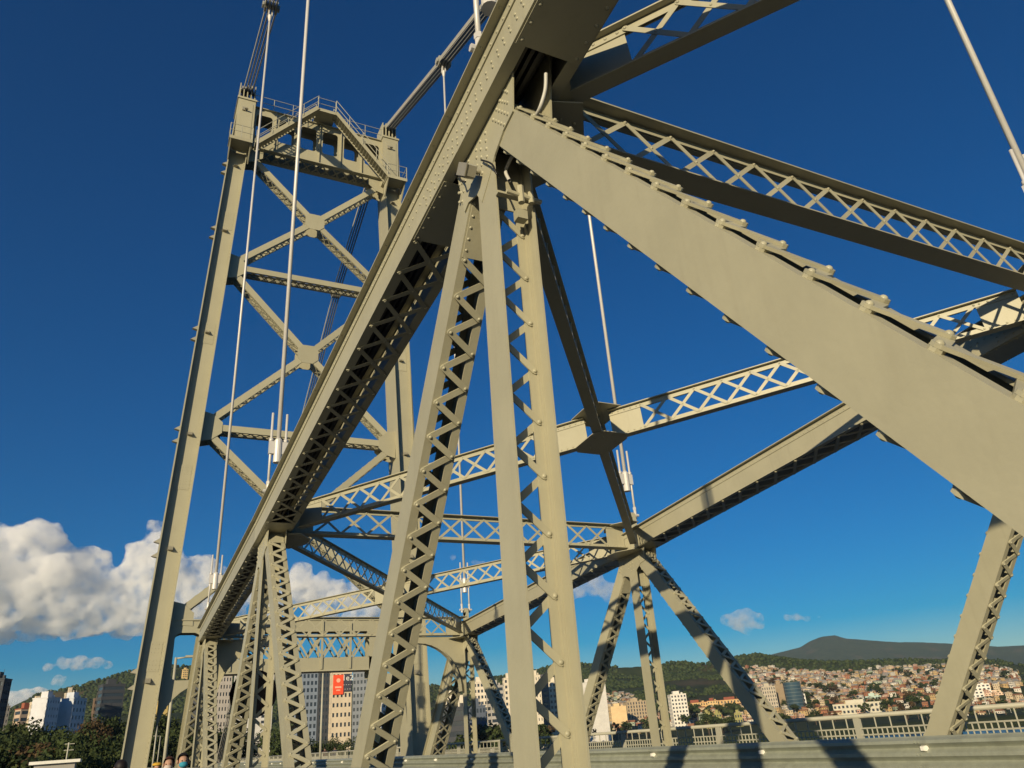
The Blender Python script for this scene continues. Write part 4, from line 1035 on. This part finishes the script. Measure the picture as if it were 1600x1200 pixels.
for i, px in enumerate((1105, 1121, 1153)):
    block(px-6, px+6, 1115, 800, 5, (0.30, 0.28, 0.11), ['left', 'middle', 'right'][i]+' of three small olive-yellow pavilions behind the far railing', 3, 2, vis=2)
# round dark tower
p = at_r(1236, 1066, 900); g = gz(p)-2
root = empty('building', (p.x, p.y, g), 'dark round glass tower below the hillside houses', 'building', 'city blocks behind the bridge')
Rr = 20/2/F*900*1.15
mb = MB(); mb.tube((p.x, p.y, g), (p.x, p.y, p.z), Rr, n=28); link('wall', mb.mesh('wall', GLASSB), root)
k = 0
for k in range(16):
    z = p.z-k*3.3; mb = MB(); mb.tube((p.x, p.y, z-0.5), (p.x, p.y, z), Rr+0.25, n=28); link('floor_band', mb.mesh('floor_band', wallmat((0.12, 0.15, 0.16))), root)
# orange-red sign on the cream tower
root_, w_, d_, H_, _ = cb_
SIGN = mat('sign_red', (0.85, 0.09, 0.03), 0.5, var=0.05); SIGND = mat('sign_dark', (0.06, 0.06, 0.08), 0.5)
sg = bpy.data.objects.new('wall_sign', None); COL.objects.link(sg); sg.parent = None
sg.matrix_world = Matrix.Translation(root_.location) @ Matrix.Rotation(root_.rotation_euler.z, 4, 'Z') @ Matrix.Translation((0, 0, H_))
tag(sg, 'orange-red square sign with a dark panel reading 1e2 on the cream tower', 'sign')
def sp_(nm, mb, m_, par=sg): o = bpy.data.objects.new(nm, mb.mesh(nm, m_)); COL.objects.link(o); o.parent = par; return o
mb = MB(); mb.box(-w_*0.46, w_*0.06, -0.5, -0.16, -8.6, -1.3); bd = sp_('board', mb, SIGN)
mb = MB(); mb.box(w_*0.08, w_*0.46, -0.45, -0.16, -7.6, -1.0); bd2 = sp_('dark_panel', mb, SIGND)
def text(s, size, loc, m_, par, ex=0.02):
    cu = bpy.data.curves.new('lettering', 'FONT'); cu.body = s; cu.size = size; cu.align_x = 'CENTER'; cu.align_y = 'CENTER'; cu.extrude = ex
    o = bpy.data.objects.new('lettering', cu); COL.objects.link(o)
    dg = bpy.context.evaluated_depsgraph_get(); me = bpy.data.meshes.new_from_object(o.evaluated_get(dg)); bpy.data.objects.remove(o)
    me.materials.clear(); me.materials.append(m_)
    o = bpy.data.objects.new('lettering', me); COL.objects.link(o); o.parent = par; o.matrix_basis = Matrix.Translation(loc) @ Matrix.Rotation(math.pi/2, 4, 'X'); return o
text('1e2', 3.0, (w_*0.27, -0.48, -2.6), REFL, bd2); text('- - - -', 1.6, (w_*0.27, -0.48, -5.0), REFL, bd2); text('- - -', 1.6, (w_*0.27, -0.48, -6.6), REFL, bd2)
PINK = mat('sign_pink', (0.9, 0.45, 0.3), 0.5)
mb = MB(); mb.tube((-w_*0.2, -0.56, -3.4), (-w_*0.2, -0.505, -3.4), 0.8, n=12); sp_('emblem', mb, PINK, bd)
mb = MB(); mb.box(-w_*0.36, -w_*0.04, -0.54, -0.502, -6.2, -5.6); sp_('emblem_line', mb, PINK, bd)
mb = MB(); mb.box(-w_*0.3, -w_*0.1, -0.54, -0.502, -7.2, -6.8); sp_('emblem_line', mb, PINK, bd)

# ------------------------------------------------------------------ hillside houses
HW = mat('house_wall', (0.5, 0.4, 0.3), 0.85, var=0.15, scale=0.2, objcol=True, spec=0.15)
ROOFS = {'orange tiled': mat('roof_tile', (0.27, 0.125, 0.065), 0.85, var=0.25, scale=0.3), 'flat grey': mat('roof_grey', (0.28, 0.26, 0.23), 0.85, var=0.2, scale=0.3)}
def house_mesh(kind, wdt, dep, h):
    mb = MB(); mb.m = 0; mb.box(-wdt/2, wdt/2, -dep/2, dep/2, -5, h)
    mb.m = 1
    if kind == 'orange tiled':
        e = 0.5; mb.prism([(-wdt/2-e, -dep/2-e, h+0.01), (-wdt/2-e, dep/2+e, h+0.01), (-wdt/2-e, 0, h+2.2)], X, wdt+2*e)
    else:
        mb.box(-wdt/2-0.25, wdt/2+0.25, -dep/2-0.25, dep/2+0.25, h+0.01, h+0.4); mb.box(-wdt*0.2, wdt*0.1, -1, 1.2, h+0.4, h+1.6)
    mb.m = 2
    for fl_ in range(int(h//2.8)):
        for q in range(3):
            if q == 1 and fl_ == 0: mb.box(-0.6, 0.6, -dep/2-0.06, -dep/2-0.002, 0, 2.1); continue
            x0 = -wdt/2+wdt*(q+0.5)/3; mb.box(x0-0.7, x0+0.7, -dep/2-0.05, -dep/2-0.002, 0.9+2.8*fl_, 2.1+2.8*fl_)
            yy2 = -dep/2+dep*(q+0.5)/3; mb.box(-wdt/2-0.05, -wdt/2-0.002, yy2-0.6, yy2+0.6, 0.9+2.8*fl_, 2.1+2.8*fl_)
    return mb.mesh('house', [HW, ROOFS[kind], GLASS])
PROT = [(k, house_mesh(k, w_, d_, h_)) for k, w_, d_, h_ in (('orange tiled', 8, 7, 3.2), ('orange tiled', 10, 8, 5.8), ('flat grey', 7, 7, 5.8), ('flat grey', 9, 7, 3.2), ('flat grey', 8, 8, 8.6), ('orange tiled', 12, 8, 3.4))]
HCOL = {'cream': (0.66, 0.52, 0.34), 'white': (0.74, 0.68, 0.58), 'brick red': (0.40, 0.17, 0.09), 'pale pink': (0.60, 0.38, 0.28), 'bare orange brick': (0.42, 0.26, 0.15), 'ochre': (0.55, 0.38, 0.18), 'pale green': (0.40, 0.46, 0.34)}
hs = []
hr = random.Random(99)
def scatter(px0, px1, r0, r1, n_, zone):
    tries = 0; c = 0
    while c < n_ and tries < n_*30:
        tries += 1; a = hr.uniform(az_of(px0), az_of(px1)); r2_ = hr.uniform(r0, r1)
        p = Vector((r2_*math.sin(a), r2_*math.cos(a), float(ground(a, r2_))))
        q = proj(p+Vector((0, 0, 3)))
        if q is None: continue
        if any((p.x-h_[0].x)**2+(p.y-h_[0].y)**2 < 52 for h_ in hs): continue
        hs.append((p, a, zone)); c += 1
scatter(1175, 1620, 1060, 1690, 1150, 'right hillside'); scatter(945, 1000, 1000, 1330, 110, 'slope behind the brown office'); scatter(960, 1620, 800, 1040, 190, 'flat below the hills'); scatter(0, 240, 640, 900, 40, 'slope left of the tower')
hs2 = []
for p, a, zone in hs:
    q = proj(p+Vector((0, 0, 3)))
    hs2.append((0 if not (0 < q[0] < 1600 and q[1] < 1160) else 1000/q[2], p, a, zone))
hs2.sort(key=lambda e: -e[0])
mass = {}
for i, (s_, p, a, zone) in enumerate(hs2):
    k, me = PROT[hr.randrange(len(PROT))]; cn = hr.choices(list(HCOL), (6, 4, 2, 3, 3, 4, 1))[0]
    M = Matrix.Translation(p) @ Matrix.Rotation(-a+hr.uniform(-0.6, 0.6), 4, 'Z') @ Matrix.Diagonal((hr.uniform(0.55, 0.95), hr.uniform(0.55, 0.9), hr.uniform(0.6, 0.95), 1))
    if i < 280 and s_ > 0:
        o = bpy.data.objects.new('house', me); COL.objects.link(o); o.matrix_basis = M; o.color = (*[v*0.82 for v in HCOL[cn]], 1)
        qx = proj(p)[0]; ys_ = math.hypot(p.x, p.y)
        place = zone if zone != 'right hillside' else ('upper' if ys_ > 1450 else 'middle' if ys_ > 1250 else 'lower')+' hillside '+('left of the shed' if qx < 1300 else 'above the shed' if qx < 1385 else 'left of the far leg' if qx < 1480 else 'right of the far leg')
        if zone == 'flat below the hills': place = 'flat ground '+('near the white towers' if qx < 1080 else 'before the orange school' if qx < 1190 else 'by the round tower' if qx < 1290 else 'by the shed' if qx < 1400 else 'by the inlet')
        tag(o, 'small %s house with %s roof, %s' % (cn, k, place), 'house', 'small houses on the hillside')
    else: mass.setdefault(cn, []).append((me, M))
for cn, E in mass.items():
    V = []; Fc = []; mi = []; off = 0
    for me, M in E:
        a_ = np.empty(len(me.vertices)*3); me.vertices.foreach_get('co', a_); Mn = np.array(M)
        V.append(a_.reshape(-1, 3) @ Mn[:3, :3].T+Mn[:3, 3])
        for pl in me.polygons: Fc.append(tuple(v+off for v in pl.vertices)); mi.append(pl.material_index)
        off += len(me.vertices)
    me2 = bpy.data.meshes.new('distant_houses'); me2.from_pydata(np.concatenate(V).tolist(), [], Fc)
    for m_ in (HW, ROOFS['flat grey'] if cn != 'brick red' else ROOFS['orange tiled'], GLASS): me2.materials.append(m_)
    me2.polygons.foreach_set('material_index', mi); o = link('distant_houses', me2); o.color = (*[v*0.82 for v in HCOL[cn]], 1)
    tag(o, 'far crowd of tiny %s houses on the hillside' % cn, 'houses', kind='stuff')
# city trees beyond the far railing
for i in range(95):
    px = rnd.uniform(650, 1610); r2_ = rnd.uniform(600, 1000) if px > 900 else rnd.uniform(300, 420); p = gpt(px, r2_); h_ = rnd.uniform(8, 15)
    if px > 900 and r2_ < 640: continue
    si = rnd.choices((0, 1, 2), (5, 4, 1))[0]; tk = ('dark', 'light green', 'brownish')[si]
    tree(p, h_, h_*rnd.uniform(0.4, 0.6), SMALL[si], '%s street tree past the far railing, %s' % (tk, 'below the white apartment blocks' if px < 790 else 'behind the big post' if px < 900 else 'by the white tower with glass side' if px < 960 else 'by the brown office block' if px < 1040 else 'by the lone white tower' if px < 1090 else 'before the orange school' if px < 1180 else 'by the round tower' if px < 1280 else 'by the long cream shed' if px < 1400 else 'beside the far leg' if px < 1500 else 'by the inlet'), 'city trees beyond the railing', trunk=True)
for i in range(60):
    si = rnd.choices((0, 1, 2), (5, 4, 1))[0]; tk = ('dark', 'light green', 'brownish')[si]; px = rnd.uniform(1175, 1610); r2_ = rnd.uniform(1050, 1600); p = gpt(px, r2_); h_ = rnd.uniform(8, 14)
    tree(p, h_, h_*rnd.uniform(0.45, 0.7), SMALL[si], '%s tree among the %s hillside houses, %s' % (tk, 'upper' if r2_ > 1350 else 'lower', 'left of the shed' if px < 1300 else 'above the shed' if px < 1385 else 'left of the far leg' if px < 1480 else 'right of the far leg'), 'trees among the hillside houses', trunk=False)
# pale flat roof at bottom left and its pole
p = at_r(92, 1188, 88); g = gz(p)
root = empty('pavilion', (p.x, p.y, g), 'low white flat roofed pavilion in the bottom left corner', 'pavilion')
mb = MB(); mb.box(p.x-2.2, p.x+1.8, p.y-2, p.y+3, p.z-0.25, p.z); mb.box(p.x-3.6, p.x-1.6, p.y-3, p.y+1, p.z-1.0, p.z-0.8); link('roof', mb.mesh('roof', REFL), root)
mb = MB(); mb.box(p.x-1.8, p.x+1.4, p.y-1.6, p.y+2.6, g-1, p.z-0.26); mb.box(p.x-3.2, p.x-1.801, p.y-2.6, p.y+0.6, g-1, p.z-1.01); link('wall', mb.mesh('wall', wallmat((0.35, 0.33, 0.3))), root)
mb = MB(); mb.box(p.x-1.0, p.x+0.4, p.y-1.65, p.y-1.602, p.z-2, p.z-0.9); link('window', mb.mesh('window', GLASS), root)
p = at_r(108, 1160, 92); g = gz(p); root = empty('utility_pole', (p.x, p.y, g), 'thin utility pole with two crossarms behind the white pavilion', 'pole')
mb = MB(); mb.tube((p.x, p.y, g), p, 0.07); link('pole', mb.mesh('pole', RAILM), root)
for e in (0.1, 0.65):
    mb = MB(); mb.box(p.x-0.35, p.x+0.5, p.y-0.04, p.y+0.04, p.z-e-0.06, p.z-e); link('crossarm', mb.mesh('crossarm', RAILM), root)

# ------------------------------------------------------------------ moored boats with masts in the inlet
for i, (px, r2_) in enumerate(((1541, 960), (1556, 900), (1573, 1000), (1591, 930))):
    a = az_of(px); p = Vector((r2_*math.sin(a), r2_*math.cos(a), -14)); root = empty('sailboat', p, ['first', 'second', 'third', 'fourth'][i]+' white sailboat from the far leg with a bare mast', 'sailboat', 'sailboats moored in the inlet')
    mb = MB(); n_ = 9; vs = []
    for k in range(n_):
        t = k/(n_-1); wd = 1.5*math.sin(math.pi*(0.12+0.88*t)**0.8)*0.95+0.02
        vs += [(-5+10*t, -wd, 1.2+0.3*(2*t-1)**2), (-5+10*t, 0, -0.5), (-5+10*t, wd, 1.2+0.3*(2*t-1)**2)]
    fs = []
    for k in range(n_-1): a_, b_ = 3*k, 3*k+3; fs += [(a_, b_, b_+1, a_+1), (a_+1, b_+1, b_+2, a_+2), (a_+2, b_+2, b_, a_)]
    mb.add([Vector(v)+p for v in vs], fs); link('hull', mb.mesh('hull', REFL), root)
    mb = MB(); mb.box(p.x-2, p.x+1, p.y-0.8, p.y+0.8, p.z+1.0, p.z+1.7); link('cabin', mb.mesh('cabin', REFL), root)
    mb = MB(); mb.tube(p+Vector((0.8, 0, 1.0)), p+Vector((0.8, 0, 21 if i % 2 else 18)), 0.12, 0.07); link('mast', mb.mesh('mast', REFL), root)

# ------------------------------------------------------------------ people on the near walkway
def person_mat(name, skin, top, legs, zt):
    M = bpy.data.materials.new(name); M.use_nodes = True; n = M.node_tree.nodes; l = M.node_tree.links; b = n['Principled BSDF']; b.inputs['Roughness'].default_value = 0.7
    tc = n.new('ShaderNodeTexCoord'); sx = n.new('ShaderNodeSeparateXYZ'); l.new(tc.outputs['Object'], sx.inputs[0])
    mr = n.new('ShaderNodeMapRange'); mr.inputs[2].default_value = 2.0; l.new(sx.outputs['Z'], mr.inputs[0])
    cr = n.new('ShaderNodeValToRGB'); cr.color_ramp.interpolation = 'CONSTANT'; e = cr.color_ramp.elements
    e[0].color = (0.03, 0.03, 0.03, 1); e[0].position = 0; e[1].color = (*legs, 1); e[1].position = 0.04
    a = e.new(0.47*zt/1.7); a.color = (*top, 1); c = e.new(0.735*zt/1.7); c.color = (*skin, 1)
    l.new(mr.outputs[0], cr.inputs['Fac']); l.new(cr.outputs[0], b.inputs['Base Color']); return M
def person(p, h, face, label, skin, top, legs, hair, mask=None, hat=None, stride=0.25):
    k = h/1.7
    root = empty('person', p, label, 'person', 'people walking on the near walkway'); root.rotation_euler.z = face
    J = {'pel': (0, 0, .95, .15, .11), 'wa': (0, 0, 1.1, .135, .1), 'ch': (0, 0, 1.3, .165, .11), 'sh': (0, 0, 1.40, .12, .09), 'nk': (0, -.005, 1.47, .055, .055), 'hd0': (0, -.02, 1.53, .072, .085), 'hd1': (0, -.02, 1.62, .078, .095), 'hd2': (0, -.01, 1.675, .05, .06)}
    for s, n_ in ((-1, 'l'), (1, 'r')):
        J.update({'hp'+n_: (s*.09, 0, .9, .09, .09), 'kn'+n_: (s*.1, -s*stride*.4, .5, .06, .06), 'an'+n_: (s*.1, -s*stride+.04, .09, .042, .042), 'to'+n_: (s*.11, -s*stride-.12, .04, .035, .03),
                  'so'+n_: (s*.19, 0, 1.38, .055, .055), 'el'+n_: (s*.24, s*.06, 1.12, .042, .042), 'wr'+n_: (s*.23, s*.0-.06, .88, .03, .03), 'hn'+n_: (s*.225, s*.0-.09, .80, .03, .02)})
    Ed = [('pel', 'wa'), ('wa', 'ch'), ('ch', 'sh'), ('sh', 'nk'), ('nk', 'hd0'), ('hd0', 'hd1'), ('hd1', 'hd2')]
    for n_ in 'lr': Ed += [('pel', 'hp'+n_), ('hp'+n_, 'kn'+n_), ('kn'+n_, 'an'+n_), ('an'+n_, 'to'+n_), ('sh', 'so'+n_), ('so'+n_, 'el'+n_), ('el'+n_, 'wr'+n_), ('wr'+n_, 'hn'+n_)]
    ks = list(J); me = bpy.data.meshes.new('body'); me.from_pydata([[c*k for c in J[q][:3]] for q in ks], [(ks.index(a), ks.index(b)) for a, b in Ed], [])
    o = bpy.data.objects.new('body', me); COL.objects.link(o); o.parent = root
    o.modifiers.new('skin', 'SKIN'); sv = me.skin_vertices[0].data
    for i, q in enumerate(ks): sv[i].radius = (J[q][3]*k, J[q][4]*k)
    sv[0].use_root = True; sb = o.modifiers.new('sub', 'SUBSURF'); sb.levels = 2; sb.render_levels = 2
    me.materials.append(person_mat('person_cloth', skin, top, legs, h))
    def blob(nm, c, r3, m_, cut=None):
        bm = bmesh.new(); bmesh.ops.create_uvsphere(bm, u_segments=16, v_segments=10, radius=1)
        for v in bm.verts: v.co = Vector((v.co.x*r3[0]+c[0], v.co.y*r3[1]+c[1], v.co.z*r3[2]+c[2]))*k
        if cut: bmesh.ops.delete(bm, geom=[v for v in bm.verts if cut(v.co/k)], context='VERTS')
        m2 = bpy.data.meshes.new(nm); bm.to_mesh(m2); bm.free(); m2.materials.append(m_); m2.polygons.foreach_set('use_smooth', [True]*len(m2.polygons))
        q = bpy.data.objects.new(nm, m2); COL.objects.link(q); q.parent = root; return q
    hm = mat('hair', hair, 0.6); sk = mat('skin', skin, 0.6)
    blob('hair', (0, 0.005, 1.625), (.092, .108, .098), hm, lambda c: c.y < -0.045 and c.z < 1.665)
    for s in (-1, 1):
        blob('eye', (s*.032, -.10, 1.60), (.012, .01, .008), hm); blob('ear', (s*.085, 0, 1.59), (.015, .025, .035), sk)
    if mask: blob('face_mask', (0, -.065, 1.545), (.068, .065, .05), mat('mask', mask, 0.8))
    else: blob('nose', (0, -.118, 1.575), (.014, .02, .022), sk); blob('mouth', (0, -.1, 1.53), (.025, .012, .006), mat('lips', (0.3, 0.1, 0.08), 0.6))
    if hat: blob('hat', (0, 0, 1.68), (.125, .135, .05), mat('hat', hat, 0.8))
    return root
SKIN = (0.42, 0.25, 0.17)
p = at_y(287, 1178, 13); person(Vector((p.x, 13, 0.1)), p.z-0.1, 0.1, 'person with dark hair and blue face mask by the truss foot', SKIN, (0.02, 0.02, 0.025), (0.03, 0.035, 0.05), (0.012, 0.01, 0.009), mask=(0.03, 0.25, 0.35))
p = at_y(271, 1183, 13.3); person(Vector((p.x-0.05, 13.3, 0.1)), p.z-0.1, -0.2, 'person with reddish brown hair left of the masked one', SKIN, (0.06, 0.03, 0.03), (0.04, 0.04, 0.06), (0.06, 0.022, 0.012), mask=(0.5, 0.42, 0.36))
p = at_y(190, 1189, 12); person(Vector((p.x, 12, 0.1)), p.z-0.1, 3.2, 'person with dark hair in front of the tower leg foot', SKIN, (0.10, 0.015, 0.015), (0.03, 0.03, 0.04), (0.012, 0.008, 0.008))
p = at_y(246, 1193, 20); person(Vector((p.x, 20, 0.1)), p.z-0.1, 0.0, 'person in a yellow hat farther along the walkway', SKIN, (0.1, 0.1, 0.12), (0.03, 0.03, 0.04), (0.02, 0.015, 0.01), hat=(0.6, 0.36, 0.04))
p = at_y(508, 1168, 75)
for i, (dx, c) in enumerate(((0, (0.05, 0.02, 0.02)), (0.9, (0.03, 0.03, 0.05)))):
    person(Vector((p.x+dx, 75, 0.1)), 1.7, 3.0, ['person in dark red far down the road by the lamp post', 'person in dark blue far down the road by the lamp post'][i], SKIN, c, (0.03, 0.03, 0.03), (0.02, 0.015, 0.01))
#@@CLOUDS
# ------------------------------------------------------------------ clouds: lumpy closed bodies filled with even white vapour
def cloud_mat(name, dens, col=(1, 1, 1)):
    M = bpy.data.materials.new(name); M.use_nodes = True; n = M.node_tree.nodes; n.clear()
    o = n.new('ShaderNodeOutputMaterial'); v = n.new('ShaderNodeVolumeScatter')
    v.inputs['Color'].default_value = (*col, 1); tn = n.new('ShaderNodeTexNoise'); tn.inputs['Scale'].default_value = 0.011; tn.inputs['Detail'].default_value = 5; tn.inputs['Roughness'].default_value = 0.62
    ge = n.new('ShaderNodeNewGeometry'); mr = n.new('ShaderNodeMapRange'); mr.inputs[1].default_value = 0.40; mr.inputs[2].default_value = 0.62; mr.inputs[3].default_value = 0.0; mr.inputs[4].default_value = dens*2
    M.node_tree.links.new(ge.outputs['Position'], tn.inputs['Vector']); M.node_tree.links.new(tn.outputs['Fac'], mr.inputs[0]); M.node_tree.links.new(mr.outputs[0], v.inputs['Density'])
    v.inputs['Anisotropy'].default_value = 0.0
    M.node_tree.links.new(v.outputs[0], o.inputs['Volume']); return M
CM = cloud_mat('cloud_vapour', 0.011, (0.975, 0.978, 0.985)); CM2 = cloud_mat('thin_cloud_vapour', 0.0045)
def cloud(label, lobes, r, m_, seed, vox, amp, base=None):
    """lobes: (px, py, radius in px) outline of the cloud; distance r gives it real size and depth"""
    rr = random.Random(seed); bm = bmesh.new(); s = r/F*1.0
    for (px, py, pr_) in lobes:
        c0 = CAM+ray(px, py).normalized()*r
        for k in range(7):
            q = Vector((rr.gauss(0, 1), rr.gauss(0, 1), rr.gauss(0, 0.8))); q = q.normalized()*pr_*s*rr.uniform(0.35, 0.85) if k else Vector()
            rad = pr_*s*(0.8 if k == 0 else rr.uniform(0.3, 0.5))
            bmesh.ops.create_icosphere(bm, subdivisions=2, radius=rad, matrix=Matrix.Translation(c0+q) @ Matrix.Diagonal((1, 1, 0.85, 1)))
    if base:
        zb = (CAM+ray(*base).normalized()*r).z
        for v in bm.verts: v.co.z = max(v.co.z, zb+(v.co.z-zb)*0.12)
    me = bpy.data.meshes.new('cloud'); bm.to_mesh(me); bm.free(); me.materials.append(m_)
    o = link('cloud', me); tag(o, label, 'cloud', kind=None)
    rm = o.modifiers.new('remesh', 'REMESH'); rm.mode = 'VOXEL'; rm.voxel_size = vox
    def disp(sz, st):
        tx = bpy.data.textures.new('puff', 'CLOUDS'); tx.noise_scale = sz; tx.noise_depth = 3
        dm = o.modifiers.new('puff', 'DISPLACE'); dm.texture = tx; dm.texture_coords = 'GLOBAL'; dm.strength = st; dm.mid_level = 0.5
    disp(260, amp*1.6); disp(95, amp*0.8)
    rm2 = o.modifiers.new('close', 'REMESH'); rm2.mode = 'VOXEL'; rm2.voxel_size = vox*0.8
    disp(70, amp*0.45)
    return o
cloud('big white cumulus cloud bank at the left behind the tower leg', [(-40, 880, 70), (15, 905, 52), (45, 895, 50), (20, 935, 50), (100, 915, 45), (250, 925, 42), (225, 930, 40), (20, 870, 55), (60, 850, 45), (85, 900, 55), (45, 930, 60), (110, 945, 50), (150, 885, 28), (165, 940, 42), (215, 960, 40), (225, 870, 38), (245, 845, 28), (262, 890, 40), (205, 905, 40), (305, 890, 32), (330, 905, 30), (300, 945, 40), (345, 955, 34), (-20, 970, 50), (60, 985, 34), (130, 985, 34), (190, 985, 28), (380, 930, 28), (420, 955, 30)], 6000, CM, 3, 15, 85, (100, 995))
cloud('white cloud bank behind the laced legs left of the huge diagonal', [(475, 920, 34), (515, 925, 30), (550, 935, 26), (500, 960, 30), (590, 950, 22), (560, 965, 24)], 6500, CM, 4, 16, 70, (520, 972))
cloud('small cloud between the big post and the far node', [(905, 920, 20), (930, 912, 22), (955, 925, 20), (980, 938, 14), (885, 935, 14), (860, 930, 16)], 7000, CM2, 5, 26, 45)
cloud('small lone cloud at the right of the far diagonal', [(1145, 968, 18), (1165, 962, 18), (1182, 970, 14), (1160, 978, 14)], 7500, CM2, 6, 24, 40)
cloud('thin pinkish wisp right of the lone cloud', [(1230, 966, 8), (1245, 964, 9), (1262, 967, 8), (1280, 964, 5)], 7800, CM2, 7, 18, 25)
cloud('low faint cloud above the left hills', [(75, 1042, 9), (100, 1038, 11), (125, 1035, 14), (150, 1036, 12), (92, 1062, 10), (170, 1038, 8)], 13000, CM2, 8, 24, 35)
cloud('low white cloud behind the left hills near the horizon', [(15, 1095, 18), (40, 1088, 16), (60, 1082, 12), (30, 1100, 16)], 13000, CM, 9, 34, 40)
cloud('small faint cloud above the cross strut beside the far suspender', [(708, 870, 7), (742, 878, 9), (755, 880, 7)], 7000, CM2, 10, 18, 25)

# ------------------------------------------------------------------ evening haze filling the air over land and bay
HZ = bpy.data.materials.new('haze_air'); HZ.use_nodes = True; n = HZ.node_tree.nodes; n.clear()
o = n.new('ShaderNodeOutputMaterial'); v = n.new('ShaderNodeVolumePrincipled')
v.inputs['Color'].default_value = (0.62, 0.82, 1.0, 1); v.inputs['Density'].default_value = 0.00004; v.inputs['Anisotropy'].default_value = 0.0
HZ.node_tree.links.new(v.outputs[0], o.inputs['Volume'])
mb = MB(); mb.box(-30500, 30500, -30500, 30500, -36, 620)
hz = link('haze', mb.mesh('haze', HZ)); tag(hz, 'thin bluish evening haze over the bay and hills', 'haze', kind='stuff')
